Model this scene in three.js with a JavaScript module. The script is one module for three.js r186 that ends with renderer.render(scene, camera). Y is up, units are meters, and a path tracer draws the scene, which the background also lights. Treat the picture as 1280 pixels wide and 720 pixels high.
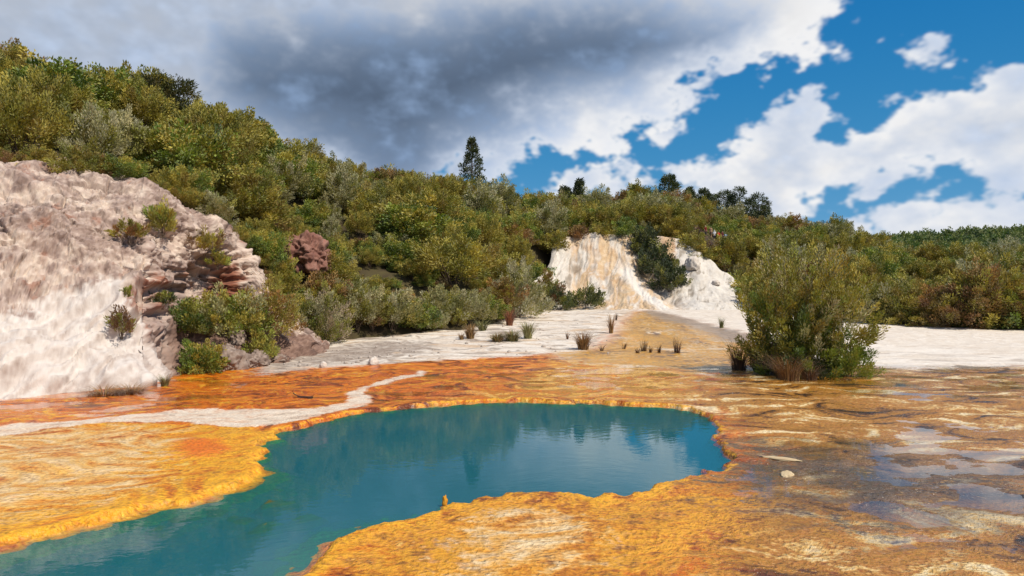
import * as THREE from 'three';
import { createNoise2D, createNoise3D } from 'simplex-noise';
import { mergeGeometries, mergeVertices } from 'three/addons/utils/BufferGeometryUtils.js';
import { MarchingCubes } from 'three/addons/objects/MarchingCubes.js';

// ------------------------------------------------------------------ basics
const rngOf = (seed) => { let a = seed >>> 0; return () => { a = (a + 0x6d2b79f5) | 0; let t = Math.imul(a ^ (a >>> 15), 1 | a); t = (t + Math.imul(t ^ (t >>> 7), 61 | t)) ^ t; return ((t ^ (t >>> 14)) >>> 0) / 4294967296; }; };
const N2 = createNoise2D(rngOf(11)), N3 = createNoise3D(rngOf(12));
const clamp = (v, a = 0, b = 1) => Math.min(b, Math.max(a, v));
const mix = (a, b, t) => a + (b - a) * t;
const smooth = (a, b, v) => { const t = clamp((v - a) / (b - a)); return t * t * (3 - 2 * t); };
const fbm = (x, y, o = 4, g = 0.5) => { let s = 0, a = 1, n = 0; for (let i = 0; i < o; i++) { s += a * N2(x, y); n += a; a *= g; x = x * 2.03 + 17.1; y = y * 2.03 - 9.7; } return s / n; };
const fbm3 = (x, y, z, o = 4, g = 0.5) => { let s = 0, a = 1, n = 0; for (let i = 0; i < o; i++) { s += a * N3(x, y, z); n += a; a *= g; x = x * 2.03 + 5.3; y = y * 2.03 + 1.7; z = z * 2.03 - 3.1; } return s / n; };
const hash3 = (i, j, k, n) => { let h = Math.imul(i, 374761393) ^ Math.imul(j, 668265263) ^ Math.imul(k, 1274126177) ^ Math.imul(n, 974634777); h = Math.imul(h ^ (h >>> 13), 1274126177); return ((h ^ (h >>> 16)) >>> 0) / 4294967296; };
function cells(x, y, z) {                                   // [distance to the nearest cell border, a number for the cell]
  const i = Math.floor(x), j = Math.floor(y), k = Math.floor(z); let a = 9, b = 9, id = 0;
  for (let u = -1; u < 2; u++) for (let v = -1; v < 2; v++) for (let w = -1; w < 2; w++) { const dx = i + u + hash3(i + u, j + v, k + w, 1) - x, dy = j + v + hash3(i + u, j + v, k + w, 2) - y, dz = k + w + hash3(i + u, j + v, k + w, 3) - z, d = dx * dx + dy * dy + dz * dz; if (d < a) { b = a; a = d; id = hash3(i + u, j + v, k + w, 4); } else if (d < b) b = d; }
  return [Math.sqrt(b) - Math.sqrt(a), id];
}
const lin = (c) => (c <= 0.04045 ? c / 12.92 : ((c + 0.055) / 1.055) ** 2.4);
const srgb = (c) => (c <= 0.0031308 ? c * 12.92 : 1.055 * c ** (1 / 2.4) - 0.055);
const C = (r, g, b) => [lin(r / 255), lin(g / 255), lin(b / 255)];   // an sRGB triple as linear albedo

// ------------------------------------------------------------------ camera, sky, sun, exposure
const scene = new THREE.Scene();
const EYE = 4, F = 852;                                   // eye height in metres; focal length in photograph pixels
const camera = new THREE.PerspectiveCamera(2 * Math.atan(360 / F) * 180 / Math.PI, 1280 / 720, 0.1, 6000);
camera.position.set(0, EYE, 0);
camera.lookAt(0, EYE, -10);
scene.add(camera);

const SUN = new THREE.Vector3(0.56, 0.96, 0.42).normalize();
const renderer = new THREE.WebGLRenderer({ antialias: true });
renderer.toneMapping = THREE.LinearToneMapping;
renderer.toneMappingExposure = 0.98;
renderer.shadowMap.enabled = true;
const sun = new THREE.DirectionalLight(new THREE.Color().setRGB(1, 0.93, 0.80), 5.0);
sun.position.copy(SUN).multiplyScalar(150).add(new THREE.Vector3(0, 0, -60));
sun.target.position.set(0, 0, -60); scene.add(sun.target);
sun.castShadow = true;
Object.assign(sun.shadow.camera, { left: -120, right: 120, top: 110, bottom: -110, near: 1, far: 400 });
sun.shadow.mapSize.set(4096, 4096);
scene.add(sun);

const inPoly = (P, x, y) => { let c = false; for (let i = 0, j = P.length - 1; i < P.length; j = i++) if ((P[i][1] > y) !== (P[j][1] > y) && x < (P[j][0] - P[i][0]) * (y - P[i][1]) / (P[j][1] - P[i][1]) + P[i][0]) c = !c; return c; };
function polyDist(P, x, y) {                               // signed distance, positive inside
  let m = 1e9;
  for (let i = 0, j = P.length - 1; i < P.length; j = i++) {
    const ax = P[j][0], ay = P[j][1], bx = P[i][0] - ax, by = P[i][1] - ay, t = clamp(((x - ax) * bx + (y - ay) * by) / (bx * bx + by * by || 1)), dx = x - ax - t * bx, dy = y - ay - t * by;
    m = Math.min(m, dx * dx + dy * dy);
  }
  return inPoly(P, x, y) ? Math.sqrt(m) : -Math.sqrt(m);
}
{
  // clouds: banks of cumulus in directions read from the photograph, then the same broken cloud all round
  const W = 3072, H = 1536, data = new Float32Array(W * H * 4);
  const dirs = (P) => P.map(([px, py]) => [(px - 640) / F, (360 - py) / F]);
  const bank = dirs([[-500, 330], [100, 300], [330, 260], [560, 235], [618, 216], [662, 190], [690, 184], [716, 196], [760, 190], [778, 172], [800, 156], [850, 140], [885, 108], [935, 96], [985, 82], [1030, 66], [1048, 40], [1070, -160], [200, -300], [-600, -200]]);
  const rest = [
    [[664, 238], [690, 212], [735, 202], [785, 208], [814, 220], [806, 232], [765, 246], [700, 258]],
    [[786, 180], [800, 162], [840, 158], [862, 164], [850, 178], [832, 192], [815, 186]],
    [[814, 206], [852, 196], [890, 190], [905, 168], [935, 150], [968, 130], [1006, 116], [1034, 128], [1046, 150], [1030, 166], [1064, 160], [1082, 148], [1110, 124], [1140, 110], [1260, 80], [1420, 60], [1500, 190], [1300, 240], [1180, 214], [1120, 228], [1064, 246], [1020, 262], [1012, 286], [960, 296], [900, 262], [850, 236]],
    [[1028, 256], [1060, 238], [1106, 234], [1098, 250], [1050, 262]],
    [[1086, 300], [1092, 262], [1118, 250], [1190, 236], [1300, 262], [1420, 280], [1420, 330], [1120, 330]],
    [[1030, 292], [1054, 278], [1094, 276], [1100, 300], [1050, 306]],
    [[1112, 62], [1150, 50], [1190, 66], [1180, 90], [1140, 92]],
  ].map(dirs);
  const shadeIn = dirs([[240, 120], [285, 50], [430, 20], [560, 10], [760, 10], [940, 24], [890, 82], [795, 108], [716, 122], [664, 150], [606, 200], [540, 245], [470, 245], [400, 205], [300, 165]]);
  for (let j = 0; j < H; j++) {
    const el = ((j + 0.5) / H - 0.5) * Math.PI, y = Math.sin(el), ch = Math.cos(el);
    for (let i = 0; i < W; i++) {
      const az = ((i + 0.5) / W - 0.5) * 2 * Math.PI, x = ch * Math.cos(az), z = ch * Math.sin(az), k = (j * W + i) * 4;
      if (y < -0.02) { data[k] = 0.22; data[k + 1] = 0.26; data[k + 2] = 0.3; data[k + 3] = 1; continue; }
      const up = Math.max(y, 0);
      // clear air
      const t = Math.exp(-up * 4.2);
      let r = mix(0.006, 0.30, t * t), g = mix(0.135, 0.56, t), b = mix(0.50, 0.86, t);
      // cumulus
      const puff = fbm3(x * 7, y * 11, z * 7, z > 0 ? 3 : 5, 0.55), fine = z > 0 ? 0 : fbm3(x * 22 + 3, y * 34, z * 22, 3, 0.6);
      const wide = fbm3(x * 2.1, y * 3.6, z * 2.1, 2);
      let d = 0.42 * wide + 0.22 * puff + 0.05, shade = clamp(0.35 + 0.9 * wide + 0.35 * puff);   // the broken cloud all round
      if (z < -0.12) {
        const wgt = smooth(-0.25, -0.55, z) ;
        const U = x / -z, V = y / -z;
        let s = polyDist(bank, U, V), inBank = s > -0.02;
        for (const p of rest) s = Math.max(s, polyDist(p, U, V));
        const dd = clamp(s, -0.12, 0.12) * 2.6 + 0.13 * puff + 0.085 * fine;
        const sh = inBank ? Math.max(smooth(-0.085, 0.095, polyDist(shadeIn, U, V) + 0.06 * puff + 0.02 * fine + 0.04 * wide), 0.42 * smooth(0.0, 0.12, s) * smooth(0.04, -0.22, U) + 0.25 * puff * smooth(0.0, 0.1, s)) : clamp(0.14 + 0.5 * puff);
        d = mix(d, dd, wgt); shade = mix(shade, sh, wgt);
      }
      const a = smooth(-0.02, 0.05, d), body = smooth(0.0, 0.35, d);
      const soft = 0.5 + 0.5 * clamp(puff * 1.3 + fine * 0.5 + 0.1, -1, 1);
      const l = mix(mix(1.12, 0.68 + 0.46 * soft, body), mix(0.15, 0.40, soft * soft), clamp(shade));
      r = mix(r, l * mix(1, 0.70, shade), a); g = mix(g, l * mix(1.0, 1.0, shade), a); b = mix(b, l * mix(1.01, 1.52, shade), a);
      const low = smooth(0.08, 0.0, up) * 0.4; r = mix(r, 0.62, low); g = mix(g, 0.74, low); b = mix(b, 0.86, low);
      data[k] = r * 0.82; data[k + 1] = g * 0.82; data[k + 2] = b * 0.82; data[k + 3] = 1;
    }
  }
  const sky = new THREE.DataTexture(data, W, H, THREE.RGBAFormat, THREE.FloatType);
  sky.mapping = THREE.EquirectangularReflectionMapping; sky.magFilter = THREE.LinearFilter; sky.needsUpdate = true;
  scene.background = sky; scene.environment = sky;
}

// ------------------------------------------------------------------ naming
const taken = new Map();
function numbered(name) { const n = taken.get(name) ?? 0; taken.set(name, n + 1); return n ? name + '_' + String(n).padStart(3, '0') : name; }
function lit(o) { o.traverse((m) => { if (m.isMesh) { m.castShadow = true; m.receiveShadow = true; } }); return o; }
function tag(o, label, category, group) { o.userData.label = label; o.userData.category = category; if (group) o.userData.group = group; return o; }
function part(name, geometry, material, parent) { const m = new THREE.Mesh(geometry, material); m.name = name; parent.add(m); return m; }
function thing(name, label, category, group) { const o = new THREE.Group(); o.name = numbered(name); scene.add(o); return tag(o, label, category, group); }
function single(name, geometry, material, label, category, group) { const m = new THREE.Mesh(geometry, material); m.name = numbered(name); scene.add(m); return tag(m, label, category, group); }
function struct(name, geometry, material) { const m = new THREE.Mesh(geometry, material); m.name = numbered(name); m.userData.kind = 'structure'; scene.add(m); return m; }
function copyOf(o, label, group) { const c = o.clone(); c.name = numbered(o.name.replace(/_\d{3}$/, '')); c.userData = { ...o.userData }; if (label) c.userData.label = label; if (group) c.userData.group = group; scene.add(c); return c; }

// ------------------------------------------------------------------ the lie of the land: x to the right, d = metres ahead
const apron = (x, d) => { const k = smooth(38, 52, d); return d < 38 ? 0 : (d - 38) * 0.039 * (0.4 + 0.6 * k); };
const seen = (px, py, d) => [(px - 640) / F * d, EYE - (py - 360) / F * d, -d];
function onFlat(px, py) {                                   // where the line of sight through a photograph pixel meets the flat
  let lo = 3, hi = 120; const u = (px - 640) / F, v = (py - 360) / F;
  for (let i = 0; i < 50; i++) { const d = (lo + hi) / 2; if (EYE - v * d > apron(u * d, d)) lo = d; else hi = d; }
  return [u * lo, lo];
}
const flatPoly = (P) => P.map(([a, b]) => onFlat(a, b));

// hillside: for some bearings, heights at distances
const HILL = [
  [-500, [[32.5, 10.3], [42, 18], [66, 28], [90, 30], [200, 31]]],
  [-100, [[34.6, 10.0], [45, 16.5], [66, 25], [88, 27], [200, 28]]],
  [148, [[36.6, 9.3], [45, 13.8], [62, 20.0], [80, 22], [200, 23]]],
  [240, [[38.4, 8.1], [48, 12.3], [69, 18.8], [85, 20.3], [200, 21]]],
  [320, [[42.2, 5.2], [52, 10.5], [75, 18.2], [95, 19.5], [200, 20]]],
  [352, [[43.4, 0.3], [50, 6], [58, 10], [80, 18], [100, 19.5], [200, 20]]],
  [400, [[46, 0.2], [52, 4.2], [62, 9], [85, 17.5], [105, 18.6], [200, 20]]],
  [500, [[50.5, 0.3], [58, 4.5], [70, 9.5], [95, 17.2], [115, 18.4], [200, 20]]],
  [590, [[55, 0.5], [64, 4.8], [78, 10], [105, 16.2], [125, 17.2], [200, 19]]],
  [625, [[61, 0.7], [74, 5.2], [86, 10.2], [110, 16.4], [132, 17.2], [200, 19]]],
  [655, [[75, 0.6], [80, 3.0], [90, 10.4], [115, 16.4], [135, 17.2], [200, 19]]],
  [700, [[80, 0.4], [92, 5.0], [95, 10.5], [100, 12.0], [120, 16.2], [140, 17.2], [200, 19]]],
  [800, [[80, 0.4], [92, 5.0], [95, 10.5], [100, 12.2], [120, 16.6], [140, 19.8], [200, 21]]],
  [856, [[80, 0.4], [91, 4.4], [95, 9.6], [100, 11.6], [120, 15.4], [140, 18.6], [200, 20]]],
  [910, [[79, 0.5], [86, 3.2], [94, 6.4], [111, 11.6], [140, 15.6], [200, 16]]],
  [950, [[77, 0.8], [90, 4.3], [111, 10.2], [140, 15.2], [200, 15]]],
  [1030, [[67, 1.0], [80, 3.8], [105, 8.8], [130, 12.6], [200, 12]]],
  [1080, [[61, 0.8], [75, 3.3], [100, 7.3], [125, 10.2], [200, 9]]],
  [1132, [[57, 0.6], [68, 2.3], [90, 4.8], [115, 6.6], [200, 5]]],
  [1300, [[53, 0.4], [65, 2.0], [90, 4.4], [115, 6], [200, 5]]],
  [1900, [[50, 0.4], [65, 3], [90, 6], [115, 8], [200, 8]]],
];
function along(list, d) {
  if (d <= list[0][0]) return list[0][1] - (list[0][0] - d) * 1.2;
  for (let i = 1; i < list.length; i++) if (d <= list[i][0]) { const [a, h] = list[i - 1], [b, k] = list[i]; return mix(h, k, (d - a) / (b - a)); }
  return list[list.length - 1][1];
}
function bearing(px) { let i = 1; while (i < HILL.length - 1 && px > HILL[i][0]) i++; return [i - 1, clamp((px - HILL[i - 1][0]) / (HILL[i][0] - HILL[i - 1][0]))]; }
const hillStart = (px) => { const [i, f] = bearing(px); return mix(HILL[i][1][0][0], HILL[i + 1][1][0][0], f); };
function hillAt(x, d) {
  const px = 640 + x / d * F, [i, f] = bearing(px), s = hillStart(px);
  const h = mix(along(HILL[i][1], d - s + HILL[i][1][0][0]), along(HILL[i + 1][1], d - s + HILL[i + 1][1][0][0]), f);
  const k = smooth(0, 9, d - s);
  return h + k * (0.9 * fbm(x * 0.06, d * 0.06, 3) + 0.25 * fbm(x * 0.3, d * 0.3, 2));
}

// pool outline on the flat
const POOL = flatPoly([[-420, 820], [-150, 716], [20, 676], [100, 656], [150, 644], [176, 636], [205, 630], [228, 628], [255, 622], [280, 612], [305, 604], [318, 595], [327, 589], [318, 583], [311, 577], [322, 571], [329, 562], [322, 556], [325, 550], [341, 548], [350, 545], [340, 542], [345, 538], [372, 534], [405, 524], [440, 516], [480, 511], [540, 506], [600, 502], [660, 500.5], [690, 503], [724, 502.5], [760, 504], [790, 506], [830, 507], [862, 511], [884, 519], [897, 532], [902, 541], [893, 544], [896, 551], [908, 558], [905, 565], [914, 572], [917, 577], [908, 582], [904, 589], [896, 592], [888, 588], [880, 592], [872, 597], [861, 595], [857, 599], [838, 607], [815, 615], [790, 620], [760, 621], [742, 625], [722, 620], [690, 619], [650, 622], [612, 624], [590, 628], [572, 634], [561, 630], [554, 634], [540, 642], [515, 650], [496, 657], [462, 661], [420, 676], [400, 700], [330, 760], [200, 860], [-100, 900]]);
const PG = { x: -30, d: 3, s: 0.08, w: 751, h: 401, a: new Float32Array(751 * 401) };   // distances to the outline on a fine grid
for (let j = 0; j < PG.h; j++) for (let i = 0; i < PG.w; i++) PG.a[j * PG.w + i] = polyDist(POOL, PG.x + i * PG.s, PG.d + j * PG.s);
function poolDist(x, d) { const fx = clamp((x - PG.x) / PG.s, 0, PG.w - 1.001), fy = clamp((d - PG.d) / PG.s, 0, PG.h - 1.001), i = fx | 0, j = fy | 0, u = fx - i, v = fy - j, k = j * PG.w + i, a = PG.a; return (a[k] * (1 - u) + a[k + 1] * u) * (1 - v) + (a[k + PG.w] * (1 - u) + a[k + PG.w + 1] * u) * v; }
function poolSide(x, d) { return poolDist(x + 0.10 * N2(x * 1.3, d * 1.3) + 0.05 * N2(x * 4, d * 4), d + 0.12 * N2(x * 1.3 + 40, d * 1.3) + 0.05 * N2(x * 4 + 9, d * 4)); }

// ------------------------------------------------------------------ what the flat is covered with (microbial mats, sinter, gravel), by place
const GX0 = -70, GX1 = 70, GD0 = 4, GD1 = 92, GS = 0.25, GW = Math.round((GX1 - GX0) / GS) + 1, GH = Math.round((GD1 - GD0) / GS) + 1;
function zone(P, soft = 0.5) {                              // a patch of the flat: field of signed distances, then its share at a place
  const Q = flatPoly(P), a = new Float32Array(GW * GH);
  let x0 = 1e9, x1 = -1e9, d0 = 1e9, d1 = -1e9; for (const [x, d] of Q) { x0 = Math.min(x0, x); x1 = Math.max(x1, x); d0 = Math.min(d0, d); d1 = Math.max(d1, d); }
  for (let j = 0; j < GH; j++) for (let i = 0; i < GW; i++) { const x = GX0 + i * GS, d = GD0 + j * GS; a[j * GW + i] = x < x0 - 4 || x > x1 + 4 || d < d0 - 4 || d > d1 + 4 ? -4 : polyDist(Q, x, d); }
  return { a, soft };
}
function share(z, x, d, wobble) {
  const fx = clamp((x - GX0) / GS, 0, GW - 1.001), fy = clamp((d - GD0) / GS, 0, GH - 1.001), i = fx | 0, j = fy | 0, u = fx - i, v = fy - j, k = j * GW + i;
  const s = (z.a[k] * (1 - u) + z.a[k + 1] * u) * (1 - v) + (z.a[k + GW] * (1 - u) + z.a[k + GW + 1] * u) * v;
  return smooth(-z.soft, z.soft, s + wobble * z.soft * 2.2);
}
const Z = {
  stream: zone([[-200, 548], [60, 530], [148, 523], [215, 516], [270, 513], [330, 513], [400, 512], [432, 505], [436, 498], [434, 493], [452, 487], [480, 476], [505, 470], [522, 468], [524, 464], [534, 466], [528, 471], [505, 475], [480, 482], [460, 488], [453, 495], [466, 500], [462, 506], [440, 513], [405, 521], [370, 529], [335, 535], [295, 537], [262, 534], [225, 529], [148, 529], [60, 540], [-200, 566]], 0.10),
  nearShelf: zone([[-400, 560], [148, 530], [262, 534], [335, 537], [360, 545], [340, 600], [250, 640], [148, 660], [-300, 740]], 0.2),
  pale: zone([[-200, 545], [60, 540], [150, 536], [205, 538], [215, 555], [190, 580], [175, 610], [110, 630], [-200, 680]], 0.7),
  patch: zone([[222, 555], [240, 552], [268, 552], [290, 562], [270, 572], [236, 574], [222, 566]], 0.25),
  back: zone([[560, 510], [640, 478], [700, 452], [740, 448], [830, 455], [905, 465], [910, 500], [880, 512], [700, 503], [540, 508]], 1.6),
  right: zone([[846, 508], [890, 470], [960, 458], [1110, 456], [1500, 456], [1700, 800], [880, 760], [830, 640], [900, 600], [930, 575], [915, 545], [890, 520]], 1.2),
  front: zone([[420, 700], [462, 655], [545, 632], [620, 620], [740, 620], [820, 610], [900, 590], [960, 600], [965, 640], [900, 680], [760, 800], [300, 900]], 0.8),
  cream: zone([[585, 680], [610, 660], [655, 650], [700, 652], [725, 662], [715, 700], [590, 720]], 0.6),
  darkPatch: zone([[905, 560], [960, 558], [1040, 566], [1120, 560], [1260, 580], [1300, 660], [1130, 668], [1040, 640], [980, 625], [930, 620], [900, 600], [925, 580]], 1.0),
  darkSpot: zone([[945, 634], [985, 628], [1030, 632], [1040, 650], [985, 655], [950, 648]], 0.8),
  white: zone([[330, 470], [380, 462], [440, 459], [520, 453], [600, 449], [655, 446], [690, 443], [700, 450], [735, 450], [745, 440], [740, 430], [765, 415], [770, 402], [800, 386], [820, 383], [700, 380], [600, 400], [520, 402], [400, 415], [320, 440]], 0.5),
  gravel: zone([[335, 468], [390, 459], [440, 455], [490, 448], [545, 438], [520, 428], [450, 430], [400, 438], [350, 450]], 1.2),
  fan: zone([[690, 445], [745, 436], [765, 420], [775, 402], [790, 390], [815, 388], [850, 395], [900, 408], [935, 415], [960, 430], [950, 455], [890, 470], [820, 462], [730, 456]], 1.2),
  brown: zone([[800, 389], [835, 388], [880, 402], [925, 413], [960, 424], [960, 436], [900, 426], [860, 408], [830, 402]], 0.8),
  whiteRight: zone([[800, 387], [830, 380], [900, 372], [960, 375], [990, 420], [930, 417], [880, 403], [835, 391]], 0.7),
  whiteFar: zone([[960, 410], [1080, 412], [1132, 412], [1500, 410], [1700, 452], [1132, 463], [1090, 460], [1000, 450], [950, 432]], 0.9),
  film: zone([[-200, 520], [148, 521], [205, 515], [285, 505], [300, 480], [240, 466], [148, 480], [-200, 500]], 0.8),
  filmRight: zone([[850, 462], [930, 456], [1000, 466], [1090, 458], [1400, 460], [1500, 500], [1130, 500], [1000, 490], [900, 482]], 0.8),
  filmBack: zone([[660, 482], [700, 462], [780, 458], [850, 466], [860, 482], [760, 490]], 1.2),
  filmEast: zone([[980, 560], [1060, 545], [1130, 535], [1400, 530], [1500, 720], [1130, 690], [1020, 650], [960, 610]], 0.9),
  outflow: zone([[300, 508], [420, 500], [560, 462], [640, 456], [640, 478], [540, 492], [470, 506]], 0.8),
};
function ramp(stops, t) { t = clamp(t) * (stops.length - 1); const i = Math.min(stops.length - 2, t | 0), f = t - i, a = stops[i], b = stops[i + 1]; return [mix(a[0], b[0], f), mix(a[1], b[1], f), mix(a[2], b[2], f)]; }
const steppy = (t, n, k) => { const u = t * n, i = Math.floor(u); return mix(t, (i + smooth(0.34, 0.66, u - i)) / n, k); };   // mats end in thin edges
const into = (c, e, t) => { c[0] += (e[0] - c[0]) * t; c[1] += (e[1] - c[1]) * t; c[2] += (e[2] - c[2]) * t; };
const R = {
  orange: [C(106, 48, 8), C(160, 74, 6), C(192, 94, 6), C(212, 116, 8), C(188, 98, 8), C(218, 142, 16), C(224, 172, 38)],
  gold: [C(170, 84, 12), C(204, 124, 14), C(216, 146, 18), C(224, 166, 28), C(206, 132, 24), C(228, 184, 60)],
  paleGold: [C(166, 112, 50), C(204, 164, 104), C(214, 184, 134), C(224, 200, 158), C(206, 150, 70)],
  back: [C(112, 60, 16), C(184, 90, 10), C(210, 128, 20), C(146, 108, 30), C(214, 150, 36), C(220, 184, 104), C(204, 110, 14), C(218, 158, 44)],
  right: [C(50, 36, 24), C(96, 64, 30), C(146, 96, 34), C(176, 126, 46), C(156, 94, 34), C(194, 148, 72), C(218, 190, 138), C(226, 204, 162)],
  dark: [C(48, 42, 40), C(84, 72, 62), C(104, 88, 70), C(70, 56, 44), C(146, 112, 66), C(178, 138, 82)],
  front: [C(120, 68, 22), C(176, 104, 22), C(204, 134, 24), C(214, 152, 34), C(186, 112, 30), C(218, 176, 84)],
  white: [C(150, 126, 106), C(188, 170, 152), C(204, 190, 174), C(212, 200, 186), C(218, 208, 196), C(198, 176, 150)],
  gravel: [C(86, 72, 64), C(126, 110, 98), C(150, 134, 120), C(176, 160, 146)],
  fan: [C(120, 94, 72), C(158, 118, 68), C(200, 144, 48), C(160, 130, 90), C(208, 158, 66), C(192, 124, 36), C(210, 184, 140), C(156, 130, 100)],
  basin: [C(52, 54, 24), C(104, 96, 40), C(134, 118, 48), C(84, 84, 44), C(150, 136, 70)],
};
const cream = C(218, 200, 178);
const rgb = [0, 0, 0, 0, 0];                                // r, g, b, roughness, relief
function cover(x, d) {
  if (Math.abs(x) > 0.78 * d + 5) { const q = fbm(x * 0.5, d * 0.8, 4), c = ramp(x < 0 && d < 19 ? R.gold : d < 40 ? R.orange : R.white, 0.5 + 0.5 * q); rgb[0] = c[0]; rgb[1] = c[1]; rgb[2] = c[2]; rgb[3] = 0.7; rgb[4] = 0.5 + 0.3 * q; return; }   // ground well off to the sides: plain
  const wx = x + 0.9 * fbm(x * 0.22, d * 0.22, 2), wd = d + 0.9 * fbm(x * 0.22 + 30, d * 0.22, 2);
  const big = fbm(wx * 0.22, wd * 0.30, 4), mid = fbm(wx * 0.9 + 7, wd * 1.5, 4, 0.55), fine = fbm(x * 5.2, d * 7.5, 3, 0.6), grit = N2(x * 21, d * 24) * 0.6 + N2(x * 47, d * 51) * 0.4;
  const swirl = Math.sin((big * 5.2 + mid * 1.1 + d * 0.35) * 2.1), ridge = 1 - Math.abs(N2(wx * 0.75 + 3, wd * 1.6 + 8)) * 2;
  const wob = 0.55 * mid + 0.4 * fine;
  let c = ramp(R.orange, steppy(0.40 + 0.42 * big + 0.42 * mid + 0.20 * swirl + 0.10 * fine, 8, 0.7) + 0.06 * fine);
  into(c, R.orange[6], smooth(0.55, 0.95, ridge) * smooth(-0.3, 0.4, mid) * 0.7); into(c, C(92, 40, 10), smooth(0.35, 0.6, fbm(wx * 0.6 + 90, wd * 1.3, 4, 0.6)) * 0.7);
  let rough = 0.34 + 0.16 * mid, relief = 0.45 + 0.22 * mid + 0.16 * fine + 0.08 * grit, s;
  if ((s = share(Z.back, x, d, wob)) > 0) { into(c, ramp(R.back, 0.06 * fine + steppy(0.48 + 0.55 * fbm(wx * 0.16 + 9, wd * 0.75, 4) + 0.36 * mid + 0.14 * fine, 8, 0.75)), s); rough = mix(rough, 0.30 + 0.3 * smooth(-0.2, 0.3, mid), s); }
  if ((s = share(Z.right, x, d, wob)) > 0) { const q = fbm(wx * 0.20 + 50, wd * 0.62, 5, 0.55); into(c, ramp(R.right, steppy(0.50 + 0.80 * q + 0.36 * mid + 0.16 * fine, 8, 0.8) + 0.05 * fine + 0.05 * grit), s); rough = mix(rough, 0.5 - 0.3 * smooth(0.0, -0.5, q), s); relief = mix(relief, 0.42 + 0.26 * mid + 0.26 * fine + 0.12 * grit, s); }
  if ((s = share(Z.nearShelf, x, d, wob)) > 0) { into(c, ramp(R.gold, steppy(0.46 + 0.55 * big + 0.62 * mid + 0.18 * fine, 7, 0.7) + 0.12 * fine + 0.08 * grit), s); into(c, C(150, 96, 34), s * 0.7 * smooth(0.25, 0.6, fbm(x * 1.4 + 33, d * 2.2, 5, 0.62))); rough = mix(rough, 0.5, s); relief = mix(relief, 0.45 + 0.28 * mid + 0.26 * fine + 0.12 * grit, s); const e = smooth(0.55, 0.95, ridge) * smooth(-0.1, 0.5, big); into(c, R.orange[2], s * e * 0.7); }
  if ((s = share(Z.pale, x, d, wob)) > 0) into(c, ramp(R.paleGold, 0.45 + 0.5 * mid + 0.2 * fine + 0.2 * big), s * clamp(0.5 + 0.5 * mid));
  if ((s = share(Z.patch, x, d, wob)) > 0) into(c, C(214, 96, 12), s * (0.75 + 0.25 * fine));
  if ((s = share(Z.front, x, d, wob)) > 0) { into(c, ramp(R.front, 0.52 + 0.3 * big + 0.38 * mid + 0.26 * fine + 0.1 * grit), s); const e = smooth(0.2, 0.55, fbm(x * 1.1 + 20, d * 1.4, 4, 0.65)); into(c, C(112, 62, 24), s * e * 0.75); rough = mix(rough, 0.55, s); relief = mix(relief, 0.45 + 0.25 * mid + 0.28 * fine + 0.14 * grit - 0.2 * e, s); }
  if ((s = share(Z.cream, x, d, wob)) > 0) into(c, ramp(R.paleGold, 0.55 + 0.3 * mid + 0.2 * fine), s * clamp(0.5 + 0.9 * mid));
  if ((s = share(Z.darkPatch, x, d, wob * 1.6)) > 0) { const q = fbm(x * 0.8 + 4, d * 1.3, 5, 0.62); into(c, ramp(R.dark, steppy(0.42 + 0.6 * q + 0.25 * fine, 6, 0.7)), s * clamp(0.85 - 0.5 * big + 0.5 * q)); const wet = s * smooth(0.15, -0.1, q + 0.3 * mid); rough = mix(rough, 0.10, wet); relief = mix(relief, 0.38 + 0.05 * fine, wet); }
  if ((s = share(Z.darkSpot, x, d, wob)) > 0) into(c, C(74, 60, 56), s * 0.8 * (0.8 + 0.4 * fine));
  if ((s = share(Z.white, x, d, wob)) > 0) { const q = fbm(wx * 0.12 + 80, wd * 0.35, 5, 0.55); into(c, ramp(R.white, 0.62 + 0.55 * q + 0.30 * mid + 0.14 * fine + 0.08 * grit), s); const e = smooth(0.72, 0.97, 1 - Math.abs(N2(wx * 0.22 + 5, wd * 0.55)) * 2.2) * smooth(-0.3, 0.3, mid); into(c, C(132, 104, 80), s * e * 0.7); into(c, C(112, 96, 84), s * 0.6 * smooth(0.88, 1, 1 - Math.abs(N2(wx * 0.9 + 51, wd * 1.5)) * 1.6) * smooth(0, 0.4, mid + 0.2)); into(c, C(120, 104, 92), s * 0.7 * smooth(0.55, 0.8, N2(x * 3.1, d * 3.9)) * smooth(0.0, 0.4, N2(x * 0.4, d * 0.4 + 9))); into(c, ramp(R.gravel, 0.5 + 0.5 * fine), s * 0.8 * smooth(0.12, 0.42, fbm(wx * 0.18 + 14, wd * 0.5, 4, 0.6))); into(c, C(186, 150, 110), s * 0.6 * smooth(0.15, 0.5, fbm(wx * 0.14 + 44, wd * 0.45, 4, 0.6))); rough = mix(rough, 0.85, s); relief = mix(relief, 0.45 + 0.2 * mid + 0.16 * fine, s); }
  if ((s = share(Z.fan, x, d, wob)) > 0) { const ang = Math.atan2(x - 15, 82 - d), rad = Math.hypot(x - 15, 82 - d), q = fbm(ang * 13 + 0.8 * mid + 2, rad * 0.09, 5, 0.66), e = smooth(0.7, 0.95, 1 - Math.abs(N2(ang * 8 + 0.4 * mid, rad * 0.07)) * 2.2); into(c, ramp(R.fan, 0.40 + 0.95 * q + 0.4 * mid + 0.2 * fine), s); into(c, C(220, 204, 180), s * e * 0.7); rough = mix(rough, 0.42, s); }
  if ((s = share(Z.brown, x, d, wob)) > 0) into(c, ramp(R.gravel, 0.55 + 0.4 * mid), s * 0.8);
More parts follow.
